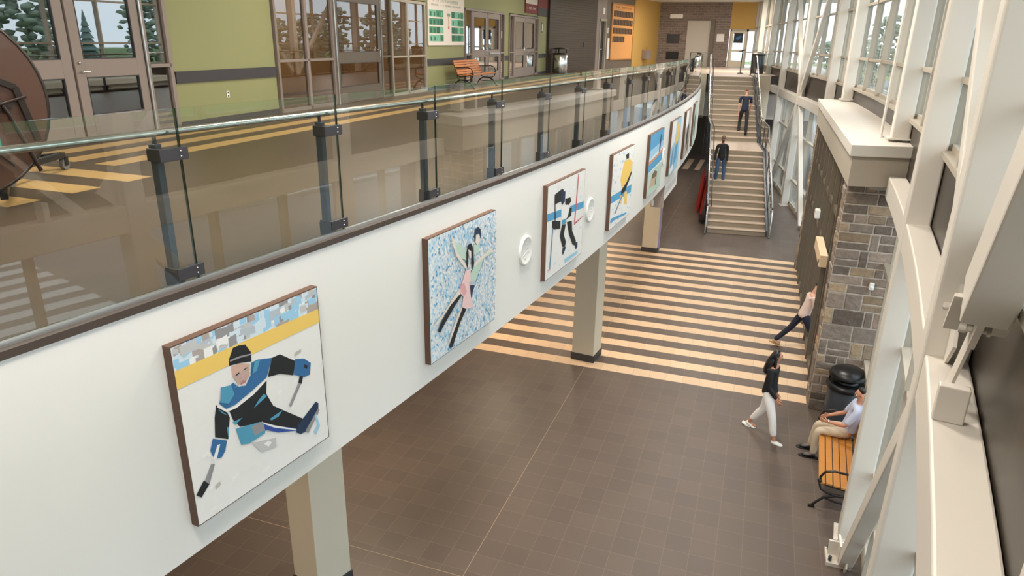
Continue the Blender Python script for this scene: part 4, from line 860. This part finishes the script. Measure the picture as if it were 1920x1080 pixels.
mb = MB(); mb.prism([(-.42,.0),(.0,.0),(.0,.62),(-.42,.5)], 'x', -.35, .45); mb.build('basin_body', 'frame', r, bevel=.03); mb = MB(); mb.tube([(.2,-.1,.55),(.2,-.1,.68),(.2,-.2,.7)], .02); mb.build('spout', 'chrome', r)
# back wall things
def bplate(name, x, z, w_, h_, d, m, lab, cat):
    r = thing(name, (x, 52, z), lab, cat); mb = MB(); mb.bx(-w_/2,w_/2,-d,0,-h_/2,h_/2); mb.build('panel', m, r, bevel=.01); return r
bplate('wall_lamp', -6.45, 8.1, .85, .26, .15, 'plastic_w', 'white rectangular wall lamp high on the grey block wall', 'lamp')
bplate('dark_screen', -6.55, 6.65, .85, .58, .06, 'rail_dark', 'dark square screen on the grey block wall, the upper one', 'screen')
bplate('dark_screen', -6.52, 5.55, .85, .5, .06, 'black', 'dark square screen on the grey block wall, the lower one', 'screen')
bplate('wall_notice', -3.4, 6.75, .5, .5, .03, 'paper', 'white and red notice by the grey steel door', 'notice')
r = thing('door_21', (-5.65, 52, U), None, None); r['kind'] = 'structure'
mb = MB(); mb.bx(0,1.55,-.05,.02,0,2.95); mb.build('door_leaf', 'soffit', r); mb = MB(); mb.bx(1.55,1.82,-.16,.02,0,3.0); mb.bx(-.05,1.82,-.1,.02,2.95,3.05); mb.build('door_frame', 'frame_dk', r)
r = thing('door_22', (-2.8, 52, U), None, None); r['kind'] = 'structure'
mb = MB(); mb.bx(0,.1,-.05,.1,0,2.43); mb.bx(1.08,1.2,-.05,.1,0,2.43); mb.bx(2.0,2.1,-.05,.1,0,2.43); mb.bx(0,2.1,-.05,.1,2.3,2.43); mb.bx(1.2,2.1,-.03,.05,.95,1.02); mb.build('door_frame', 'mull', r)
mb = MB(); mb.bx(.1,.25,-.03,.03,0,2.3); mb.bx(.95,1.08,-.03,.03,0,2.3); mb.bx(.25,.95,-.03,.03,0,.45); mb.bx(.25,.95,-.03,.03,1.0,1.15); mb.bx(.25,.95,-.03,.03,2.15,2.3); mb.build('door_leaf', 'cream', r)
mb = MB(); mb.bx(.25,.95,0,.01,.45,1.0); mb.bx(.25,.95,0,.01,1.15,2.15); mb.bx(1.2,2.0,0,.01,0,2.3); mb.build('pane', 'glass', r)
r = thing('door_poster', (-2.22, 51.96, 6.75), 'dark poster with blue streaks on the far glass door', 'poster'); mb = MB(); mb.bx(-.3,.3,-.02,0,-.32,.32); mb.build('sheet', 'p_ink', r); mb = MB(); mb.prism([(-.2,-.05),(.0,-.12),(.25,.1),(.1,.14),(-.1,.06)], 'y', -.026, -.02); mb.build('blue_streak', 'p_blue', r)
# folding round tables on a dolly, upper left
r = thing('folding_table_cart', (-6.43, 3.98, U), 'brown round folding tables standing on edge on a wheeled cart', 'table cart', radians(73))
# local X runs along the table, Y is its thickness
for k in range(3):
    t_ = thing('table', (0, .0+.1*k, 0), None, None); t_.parent = r
    V = []; n = 40; R_ = .82; c = .10+R_
    for d in (0, .028):
        for q in range(n): V.append((R_*cos(2*pi*q/n), d, c+R_*sin(2*pi*q/n)))
    mb = MB(); mb.add(V, [tuple(range(n))[::-1], tuple(range(n, 2*n))]+[(q, (q+1) % n, n+(q+1) % n, n+q) for q in range(n)]); mb.build('top', 'tabletop', t_, fix=True)
    mb = MB(); mb.tube([(R_*.985*cos(2*pi*q/n), .014, c+R_*.985*sin(2*pi*q/n)) for q in range(n)], .02, 6, closed=True); mb.build('edge_band', 'tubebrown', t_)
    if k == 0:
        mb = MB(); mb.tube([(-.6,-.05,c+.10),(.30,-.05,c+.10),(.40,-.05,c+.04),(.46,-.05,c-.1),(.62,-.05,c-.62)], .018, 8); mb.build('folding_leg', 'tubebrown', t_)
        mb = MB(); mb.tube([(-.1,-.05,c-.15),(.12,-.05,c-.2),(.3,-.05,c-.4),(.42,-.05,c-.55)], .012, 6); mb.tube([(-.05,-.04,c-.28),(.1,-.05,c-.05),(.12,-.05,c+.05)], .01, 6); mb.tube([(.40,-.06,c-.02),(.62,-.06,c+.04)], .013, 6); mb.build('brace_rod', 'tubebrown', t_)
        mb = MB(); mb.bar((-.2,-.02,c+.50),(.56,-.02,c+.12),.04,.05,up=(0,0,1)); mb.bar((.56,-.02,c+.12),(.66,-.02,c-.35),.04,.05,up=(1,0,0)); mb.bar((-.5,-.02,c-.05),(.5,-.02,c-.06),.03,.03); mb.bar((.1,-.02,c+.3),(.16,-.02,c-.5),.03,.03,up=(1,0,0)); mb.build('apron_batten', 'tubebrown', t_)
        mb = MB(); mb.ball((.36,-.06,c+.17), .022, 8); mb.build('bolt_head', 'chrome', t_)
        mb = MB(); mb.bx(.26,.37,-.006,0,c-.42,c-.28); mb.build('teal_sticker', 'teal_label', t_)
fr_ = thing('dolly', (0,0,0), None, None); fr_.parent = r
wp = [(1.46,1.63),(.69,1.0),(-.9,1.0),(-.1,1.63)]
mb = MB()
for i in range(4):
    p, q = wp[i], wp[(i+1) % 4 if i != 1 else 2]
    mb.bar((*p,.17), (*q,.17), .06, .06)
mb.bar((.69,1.0,.17),(.3,.0,.1),.06,.06); mb.bar((-.5,1.1,.17),(-.5,.0,.1),.06,.06); mb.build('deck_frame', 'black', fr_)
mb = MB(); mb.tube([(-.7,1.1,.16),(-.7,.9,1.25),(.5,.9,1.25),(.5,1.1,.16)], .02, 8); mb.build('push_frame', 'tubebrown', fr_)
for a, b in wp:
    w_ = thing('caster', (a,b,0), None, None, .6); w_.parent = fr_
    mb = MB(); mb.tube([(0,-.022,.065),(0,.022,.065)], .065, 18); mb.build('wheel', 'rubber', w_)
    mb = MB(); mb.tube([(0,-.026,.065),(0,.026,.065)], .028, 12); mb.build('hub', 'chrome', w_)
    mb = MB(); mb.bx(-.03,.03,-.035,-.028,.05,.15); mb.bx(-.03,.03,.028,.035,.05,.15); mb.bx(-.03,.03,-.035,.035,.14,.15); mb.build('fork', 'black', w_)
# bin beside the stone pier, ground floor
r = thing('domed_bin', (1.98, 12.22, 0), 'dark bin with black dome lid against the stone pier', 'bin')
mb = MB(); mb.lathe([(.28,0),(.29,.03),(.29,.72),(.28,.74)], n=28); mb.build('body', 'post', r); mb = MB(); mb.lathe([(.31,.72),(.33,.74),(.33,.80),(.28,.83)], n=28); mb.build('rim', 'black', r)
mb = MB(); mb.lathe([(.31,.96),(.31,.98),(.28,1.04),(.18,1.1),(.03,1.12)], n=28, sx=1, sy=1); 
for k in range(5): q = -.6+k*.75+pi*.0+1.2; mb.box((.28*cos(q),.28*sin(q),.89),(.03,.03,.16))
mb.build('dome_lid', 'black', r)
mb = MB(); mb.lathe([(.2,.83),(.22,.86),(.15,.9),(.02,.92)], n=10); mb.build('bag', 'black', r)
# ------------------------------------------------------------------ people
def skin_obj(name, chains, m, parent, sub=2, root=0):
    """chains: list of lists of (point, radius) ; points shared when equal"""
    V = []; R_ = []; E = []; idx = {}
    for ch in chains:
        prev = None
        for p, r_ in ch:
            k = tuple(round(c, 4) for c in p)
            if k not in idx: idx[k] = len(V); V.append(p); R_.append(r_ if isinstance(r_, tuple) else (r_, r_))
            i = idx[k]
            if prev is not None and prev != i and (prev, i) not in E and (i, prev) not in E: E.append((prev, i))
            prev = i
    me = bpy.data.meshes.new(name); me.from_pydata([tuple(v) for v in V], E, []); me.materials.append(M[m] if isinstance(m, str) else m)
    o = bpy.data.objects.new(name, me); C.objects.link(o); o.parent = parent
    sk = o.modifiers.new('skin', 'SKIN'); sk.use_smooth_shade = True; sk.branch_smoothing = .3
    if not me.skin_vertices: me.skin_vertices.new() if hasattr(me.skin_vertices, 'new') else None
    lay = me.skin_vertices[0].data
    for i, r_ in enumerate(R_): lay[i].radius = r_; lay[i].use_root = (i == root)
    ss = o.modifiers.new('subdivision', 'SUBSURF'); ss.levels = sub; ss.render_levels = sub
    return o
def pmat(n, c, **k): 
    if n not in M: M[n] = mat(n, S(*c), k.get('rough', .75), noise=k.get('noise', .15), nscale=9, bump=k.get('bump', .1))
    return n
def person(label, loc, rz, Hh, pose, cols, zoff=0, female=False, hair='short', sleeves='long', glasses=False, pants_len=1.0):
    """local frame: faces +Y, left hand at -X; pose angles in degrees (thigh forward, knee bend, shoulder forward, elbow bend)"""
    k = Hh/1.75
    r = thing('person', loc, label, 'person', rz)
    hipz = pose.get('hip', .93*k); lean = radians(pose.get('lean', 2)); tw = radians(pose.get('turn', 0))
    TH, SH = .44*k, .43*k; UA, FA = .30*k, .26*k
    hip = Vector((0, 0, hipz)); up = Vector((0, sin(lean), cos(lean)))
    hw = .095*k*(1.05 if female else 1); sw = (.165 if female else .195)*k
    chest = hip+up*.36*k; neck = hip+up*.52*k; headc = neck+up*.06*k+Vector((0, .03*k*cos(lean), .10*k)); 
    hn = radians(pose.get('nod', 0)); ht = radians(pose.get('head_turn', 0))
    skinm = cols['skin']
    legs = []; arms = []
    for s, (t, kn, ou) in ((-1, pose['L']), (1, pose['R'])):
        a = radians(t); b = radians(t-kn); o = radians(ou)
        h0 = hip+Vector((s*hw, 0, -.02)); kn_ = h0+Vector((s*sin(o)*TH, sin(a)*TH*cos(o), -cos(a)*TH*cos(o))); an = kn_+Vector((s*sin(o)*SH*.5, sin(b)*SH, -cos(b)*SH))
        legs.append((h0, kn_, an, b))
    for s, (t, el, ou, inn) in ((-1, pose['AL']), (1, pose['AR'])):
        a = radians(t)+lean*.0; o = radians(ou); b = radians(t+el); q = radians(inn)
        s0 = chest+up*.08*k+Vector((s*sw, 0, 0)); e = s0+Vector((s*sin(o)*UA, sin(a)*cos(o)*UA, -cos(a)*cos(o)*UA)); w_ = e+Vector((-s*sin(q)*FA, sin(b)*cos(q)*FA, -cos(b)*cos(q)*FA))
        arms.append((s0, e, w_, s, (w_-e).normalized()))
    # one continuous body
    ch = []
    tr = 1.0 if not female else .93
    torso = [(hip, (.095*k, .08*k)), (hip+up*.14*k, (.105*k*tr, .085*k)), (hip+up*.26*k, (.115*k*tr, .09*k)), (chest, (.125*k*tr, .095*k)), (chest+up*.09*k, (.11*k*tr, .08*k)), (neck-up*.01, (.05*k, .05*k)), (neck+up*.05*k, (.045*k, .05*k))]
    hr = .078*k
    hd = Vector((-sin(ht)*cos(hn), cos(ht)*cos(hn), -sin(hn)))    # looking direction
    hs = Vector((cos(ht), sin(ht), 0)); hu = hs.cross(hd)
    hc = neck+up*.07*k+hd*.015*k+hu*.075*k
    head = [(neck+up*.05*k, (.045*k, .05*k)), (hc-hu*.045*k+hd*.012*k, (.056*k, .062*k)), (hc+hu*.005*k, (.068*k, .078*k)), (hc+hu*.055*k-hd*.006*k, (.066*k, .078*k)), (hc+hu*.095*k-hd*.008*k, (.04*k, .05*k))]
    ch.append(torso+head[1:])
    ch.append([(hc-hu*.01*k, .05*k)][0:0] or [(hc+hu*.005*k, (.068*k, .078*k)), (hc+hd*.072*k-hu*.006*k, .018*k), (hc+hd*.094*k-hu*.016*k, .011*k)])
    for h0, kn_, an, b in legs:
        toe = Vector((0, cos(b*.3)*.13*k, -.03)); ft = an+Vector((0,.0,-.045*k))
        ch.append([(hip, (.095*k,.08*k)), (h0, .074*k), (h0.lerp(kn_, .5), .064*k), (kn_, .054*k), (kn_.lerp(an, .35), .054*k), (an, .036*k), (ft+Vector((0,.05,-.005)), .034*k), (an+Vector((0,.14*k,-.055*k)), (.036*k,.022*k))])
    for s0, e, w_, s, d in arms:
        c0 = chest+up*.09*k
        palm = w_+d*.055*k
        ch.append([(c0, (.11*k*tr,.08*k)), (s0, .048*k), (s0.lerp(e, .5), .043*k), (e, .036*k), (e.lerp(w_, .4), .036*k), (w_, .025*k), (palm, (.032*k, .02*k))])
        curl = radians(pose.get('curl', 30)); fwd = Vector((0, 1, 0)); side = d.cross(fwd)
        if side.length < .2: side = Vector((1,0,0))
        side.normalize(); nrm = side.cross(d).normalized()*-1
        inward = Vector((-s,0,0)); nrm = (inward-d*inward.dot(d)); nrm = nrm.normalized() if nrm.length > .1 else Vector((0,0,-1)); side = d.cross(nrm).normalized()
        if side.y < 0: side = -side
        for j, L_ in enumerate((.062,.072,.068,.054)):
            b0 = palm+side*(.026-.0175*j)*k+d*.035*k; b1 = b0+(d*cos(curl*.5)+nrm*sin(curl*.5))*L_*.55*k; b2 = b1+(d*cos(curl*1.4)+nrm*sin(curl*1.4))*L_*.5*k
            ch.append([(palm, (.032*k,.02*k)), (b0, .0105*k), (b1, .009*k), (b2, .0075*k)])
        tb = w_+d*.03*k+side*.028*k; ch.append([(w_, .025*k), (tb, .013*k), (tb+(d*.6+side*.6+nrm*.3).normalized()*.035*k, .011*k), (tb+(d*.85+side*.4+nrm*.4).normalized()*.062*k, .009*k)])
    skin_obj('body', ch, skinm, r, 2)
    # clothes
    def sh(pt, q): return (pt, q)
    top = [[(hip-up*(.11 if not pose.get('seat') else .02)*k, (.158*k, .138*k)), (hip+up*.02*k, (.158*k, .138*k)), (hip+up*.12*k, (.142*k*tr, .12*k)), (hip+up*.26*k, (.142*k*tr, .115*k)), (chest, (.152*k*tr, .118*k)), (chest+up*.10*k, (.128*k*tr, .095*k)), (neck-up*.02*k, (.064*k, .064*k))]]
    for s0, e, w_, s, d in arms:
        c0 = chest+up*.10*k; seq = [(c0, (.128*k*tr,.095*k)), (s0, .066*k), (s0.lerp(e, .5), .059*k)]
        if sleeves == 'long': seq += [(e, .05*k), (e.lerp(w_, .5), .046*k), (w_-d*.005, .036*k)]
        elif sleeves == 'elbow': seq += [(s0.lerp(e, .95), .056*k)]
        else: seq += [(s0.lerp(e, .72), .058*k)]
        top.append(seq)
    skin_obj('shirt', top, cols['top'], r, 2)
    pt = []
    for h0, kn_, an, b in legs:
        e_ = kn_.lerp(an, pants_len if pants_len < 1 else 1.03)
        fit = cols.get('fit', 1)
        pt.append([(hip+up*.14*k, (.12*k, .105*k)), (hip+up*.06*k, (.135*k, .118*k)), (hip, (.14*k, .12*k)), (h0, .104*k), (h0.lerp(kn_, .5), .084*k*fit), (kn_, .068*k*fit), (kn_.lerp(e_, .45), .066*k*fit), (e_, .052*k*fit)])
    skin_obj('trousers', pt, cols['pants'], r, 2)
    for h0, kn_, an, b in legs:
        pitch = b*.6 if b < 0 else 0
        s_ = thing('shoe', an+Vector((0,0,0)), None, None); s_.parent = r; s_.rotation_euler = (pitch, 0, 0); s_.scale = (1.15, 1.1, 1.1)
        z = -.065*k
        skin_obj('upper', [[(Vector((0,-.045*k,z+.045*k)), (.038*k,.042*k)), (Vector((0,.02*k,z+.035*k)), (.044*k,.040*k)), (Vector((0,.09*k,z+.022*k)), (.046*k,.030*k)), (Vector((0,.155*k,z+.016*k)), (.038*k,.022*k))]], cols['shoe'], s_, 2)
        mb = MB(); P_ = [(-.033,-.085),(.033,-.085),(.042,.0),(.048,.1),(.04,.17),(.0,.195),(-.04,.17),(-.048,.1),(-.042,.0)]
        mb.prism([(a*k, b_*k) for a, b_ in P_], 'z', z-.022*k, z+.004*k); mb.build('sole', cols.get('sole', 'rubber'), s_, bevel=.005)
    # face
    for s in (-1, 1):
        e0 = hc+hs*s*.029*k+hd*.068*k+hu*.012*k
        mb = MB(); mb.ball((0,0,0), .011*k, 8); o = mb.build('eye', 'plastic_w', r); o.location = e0
        mb = MB(); mb.ball((0,0,0), .0062*k, 8); o = mb.build('iris', 'black', r); o.location = e0+hd*.0075*k
        mb = MB(); mb.bar(e0+hu*.020*k-hs*.015*k+hd*.004*k, e0+hu*.022*k+hs*.015*k+hd*.004*k, .008*k, .006*k); mb.build('eyebrow', cols['hair'], r)
        mb = MB(); mb.ball((0,0,0), (.012*k,.02*k,.03*k), 10); o = mb.build('ear', skinm, r); o.location = hc+hs*s*.072*k-hd*.004*k; o.rotation_euler = (0,0,ht)
    mb = MB(); m0 = hc+hd*.071*k-hu*.046*k; mb.tube([m0-hs*.022*k-hd*.006*k, m0, m0+hs*.022*k-hd*.006*k], [.003*k,.0055*k,.003*k], 6); mb.build('lips', 'lips', r)
    if glasses:
        mb = MB()
        for s in (-1, 1): c_ = hc+hs*s*.031*k+hd*.088*k+hu*.010*k; mb.tube([c_+hs*.022*k*cos(a)+hu*.017*k*sin(a) for a in [2*pi*j/12 for j in range(12)]], .003*k, 5, closed=True); mb.tube([c_+hs*s*.022*k, hc+hs*s*.076*k], .0025*k, 5)
        mb.build('glasses', 'black', r)
    # hair
    hm = cols['hair']
    if hair == 'short':
        skin_obj('hair', [[(hc+hu*.02*k-hd*.045*k, (.055*k,.05*k)), (hc+hu*.06*k-hd*.032*k, (.072*k,.062*k)), (hc+hu*.095*k-hd*.008*k, (.066*k,.058*k)), (hc+hu*.098*k+hd*.03*k, (.05*k,.03*k))]], hm, r, 2)
    elif hair == 'crop':
        skin_obj('hair', [[(hc+hu*.03*k-hd*.036*k, (.062*k,.05*k)), (hc+hu*.07*k-hd*.026*k, (.068*k,.058*k)), (hc+hu*.095*k-hd*.002*k, (.058*k,.054*k))]], hm, r, 2)
    else:
        bk = -hd
        skin_obj('hair', [[(hc+hu*.097*k+hd*.025*k, (.066*k,.034*k)), (hc+hu*.075*k-hd*.02*k, (.086*k,.078*k)), (hc+hu*.02*k-hd*.05*k, (.1*k,.08*k)), (hc-hu*.08*k-hd*.065*k, (.118*k,.088*k)), (hc-hu*.18*k-hd*.085*k, (.135*k,.084*k)), (hc-hu*.28*k-hd*.105*k, (.13*k,.072*k)), (hc-hu*.37*k-hd*.12*k, (.08*k,.04*k))],
            [(hc+hu*.02*k-hd*.05*k, (.1*k,.08*k)), (hc-hu*.02*k+hs*.07*k-hd*.015*k, .026*k), (hc-hu*.12*k+hs*.085*k, .03*k), (hc-hu*.24*k+hs*.09*k+hd*.01*k, .022*k)],
            [(hc+hu*.02*k-hd*.05*k, (.1*k,.08*k)), (hc-hu*.02*k-hs*.07*k-hd*.015*k, .026*k), (hc-hu*.12*k-hs*.085*k, .03*k), (hc-hu*.24*k-hs*.09*k+hd*.01*k, .022*k)]], hm, r, 2)
    return r, dict(hc=hc, arms=arms, k=k, up=up, chest=chest, hip=hip, neck=neck)
pmat('skin_tan', (196,140,110), rough=.5, noise=.05); pmat('skin_light', (222,168,142), rough=.5, noise=.05); pmat('skin_brown', (120,78,58), rough=.5, noise=.05); pmat('lips', (170,92,84), rough=.5)
pmat('hair_black', (22,18,18), rough=.4, bump=.3); pmat('hair_auburn', (104,62,40), rough=.5, bump=.3); pmat('cloth_black', (26,26,30)); pmat('cloth_white', (240,240,240), noise=.04); pmat('cloth_navy', (26,34,62)); pmat('cloth_charcoal', (46,46,48))
pmat('denim_blue', (66,92,128)); pmat('denim_dark', (28,36,58)); pmat('cloth_khaki', (206,190,166), noise=.06); pmat('cloth_lightblue', (188,196,220), noise=.06); pmat('cloth_blush', (226,206,200), noise=.06); pmat('leather_black', (24,22,24), rough=.35); pmat('shoe_white', (236,236,236), rough=.5, noise=.03); pmat('shoe_tan', (196,160,120)); 
# walking woman by the bench, heading to the right
person('person with long dark hair in a black sweater, white trousers and white sneakers walking', (.70, 11.33, 0), radians(-108), 1.68,
  dict(L=(-12,20,5), R=(20,8,5), AL=(-4,26,3,6), AR=(2,34,3,8), lean=2, hip=.865, nod=8, head_turn=14, curl=50), dict(skin='skin_tan', top='cloth_black', pants='cloth_white', shoe='shoe_white', sole='plastic_w', hair='hair_black', fit=1.08), hair='long', female=True, pants_len=.84)
# seated man
rp, inf = person('person sitting on the bench in a light blue shirt, khaki trousers and glasses', (1.93, 11.0, 0), radians(86), 1.74,
  dict(L=(86,84,5), R=(86,78,1), AL=(30,52,10,22), AR=(26,48,12,18), lean=-10, hip=.56, nod=8, head_turn=14, seat=True, curl=35), dict(skin='skin_tan', top='cloth_lightblue', pants='cloth_khaki', shoe='leather_black', sole='black', hair='hair_black', fit=1.0), hair='short', sleeves='elbow', glasses=True)
k_ = inf['k']
for s in (-1, 1):
    mb = MB(); n0 = inf['neck']; mb.bar(n0+Vector((s*.03,.045,-.0)), n0+Vector((s*.075,.075,-.05)), .05, .014, up=(0,1,.3)); mb.build('collar', 'cloth_lightblue', rp)
a = inf['arms'][0]; mb = MB(); w_ = a[2]-a[4]*.01; q = a[4].cross(Vector((0,0,1))).normalized(); q2 = a[4].cross(q)
mb.tube([w_+q*.03*cos(t_)+q2*.03*sin(t_) for t_ in [2*pi*j/12 for j in range(12)]], .006, 6, closed=True); mb.ball(tuple(w_-q2*.032), (.018,.018,.008), 10); mb.build('wristwatch', 'chrome', rp)
# man going up the upper flight
def stp(yl, xl): # local stair coords to world
    return (S0[0]+xl*cos(SA)-yl*sin(SA), S0[1]+xl*sin(SA)+yl*cos(SA))
x_, y_ = stp(uy2[1]+.1, 1.38)
person('person in a navy polo shirt and charcoal trousers climbing the upper flight', (x_, y_, zl+RI*1.0), SA, 1.90,
  dict(L=(34,46,3), R=(-6,6,3), AL=(-10,14,8,2), AR=(10,24,6,4), lean=5, hip=1.115, nod=4, head_turn=-14, curl=40), dict(skin='skin_light', top='cloth_navy', pants='cloth_charcoal', shoe='leather_black', sole='black', hair='hair_auburn', fit=1.0), hair='short', sleeves='short')
# woman coming down the lower flight
x_, y_ = stp(2.45, .36)
person('person in a black top and blue jeans coming down the lower flight', (x_, y_, RI*7), SA+pi+.08, 1.86,
  dict(L=(8,10,3), R=(16,34,3), AL=(6,14,4,2), AR=(4,16,9,-4), lean=0, hip=1.0, nod=14, curl=40), dict(skin='skin_brown', top='cloth_black', pants='denim_blue', shoe='leather_black', sole='black', hair='hair_black', fit=.95), hair='crop', female=True)
# visitor walking out through the entrance, head behind the pier
person('person in a pale blush top and dark blue trousers stepping out through the entrance', (1.40, 15.35, 0), radians(-78), 1.70,
  dict(L=(-30,12,3), R=(26,10,3), AL=(-4,14,8,0), AR=(14,20,8,0), lean=14, hip=.86, nod=24, curl=40), dict(skin='skin_light', top='cloth_blush', pants='denim_dark', shoe='shoe_tan', sole='shoe_tan', hair='hair_black', fit=1.0), hair='short', female=True)

# ------------------------------------------------------------------ outside
mb = MB(); mb.add([(4,-60,-.06),(260,-60,-.06),(260,300,-.06),(-60,300,-.06),(-60,62,-.06),(4,62,-.06)], [(0,1,2,3,4,5)]); struct(mb.build('floor', 'grass'))
mb = MB(); mb.add([(2.0,-40,-.03),(26,-40,-.03),(26,160,-.03),(2.0,160,-.03)], [(0,1,2,3)]); struct(mb.build('floor', 'asphalt'))
mb = MB(); mb.add([(1.0,-20,-.02),(6.5,-20,-.02),(6.5,62,-.02),(1.0,62,-.02)], [(0,1,2,3)]); struct(mb.build('floor', 'walk'))
for k, (x, lab) in enumerate(((9, 'pale kerb line nearest to the building outside'), (17, 'pale kerb line across the middle of the car park outside'), (26, 'pale kerb line at the far edge of the car park outside'))):
    r = thing('kerb', (x, 40, -.03), lab, 'kerb'); mb = MB(); mb.bx(-.15,.15,-70,90,0,.16); mb.build('kerb_stone', 'concrete', r)
r = thing('guard_rail', (34, 40, -.06), 'long white guard rail beyond the car park outside', 'rail'); mb = MB(); mb.bx(-.05,.05,-70,25,.5,.85); mb.build('rail_beam', 'plastic_w', r)
for k in range(11): mb = MB(); mb.bx(-.05,.05,-68+9*k,-67.85+9*k,0,.8); mb.build('rail_post', 'post', r)
rt = random.Random(11)
def tree(x, y, h, dark, lab):
    r = thing('tree', (x, y, -.06), lab, 'tree', rt.uniform(0, 6), 'trees far beyond the upper windows')
    mb = MB(); mb.tube([(0,0,0),(.1,0,h*.3),(0,.1,h*.6)], [h*.03,h*.022,h*.012], 8); mb.build('trunk', 'bark', r)
    mb = MB()
    if dark:
        for k in range(9):
            z = h*(.15+.09*k); R_ = h*.22*(1-k/9.5)
            mb.lathe([(R_,z),(R_*.55,z+h*.08),(.05,z+h*.15)], n=9, smooth=False)
    else:
        for k in range(190):
            a, q = rt.uniform(0, 2*pi), rt.uniform(0, 1)**.5; zz = rt.uniform(.18, .98); rad = h*.32*sqrt(max(.05, 1-((zz-.55)/.45)**2))
            mb.ball((rad*q*cos(a), rad*q*sin(a), h*zz), (h*rt.uniform(.03,.06), h*rt.uniform(.03,.06), h*rt.uniform(.02,.035)), 6, jit=.7)
    mb.build('crown', 'leaf2' if dark else 'leaf', r)
for k in range(26):
    y = -40+k*10+rt.uniform(-1.5, 1.5); x = rt.uniform(70, 100)
    d_ = rt.random() < .4
    tree(x, y, rt.uniform(9, 15), d_, 'dark conifer in the tree line far outside the windows' if d_ else 'green leafy tree in the tree line far outside the windows')

for k in range(12):
    x = 8+k*5+rt.uniform(-1, 1); y = rt.uniform(105, 112) if k % 2 else rt.uniform(122, 132)
    d_ = rt.random() < .35
    tree(x, y, rt.uniform(7, 12), d_, 'dark conifer in the distant belt straight past the far end windows' if d_ else 'green leafy tree in the distant belt straight past the far end windows')
r = thing('guard_rail', (50, 68, -.06), 'white guard rail crossing the view beyond the far end of the building', 'rail'); mb = MB(); mb.bx(-44,60,-.05,.05,.5,.9); mb.build('rail_beam', 'plastic_w', r)
for k in range(12): mb = MB(); mb.bx(-43+9*k,-42.85+9*k,-.05,.05,0,.85); mb.build('rail_post', 'post', r)

mb = MB()
for k in range(9): mb.bx(9.3+.93*k, 9.78+.93*k, 4.0, 8.3, -.028, -.02)
struct(mb.build('floor', 'paper'))
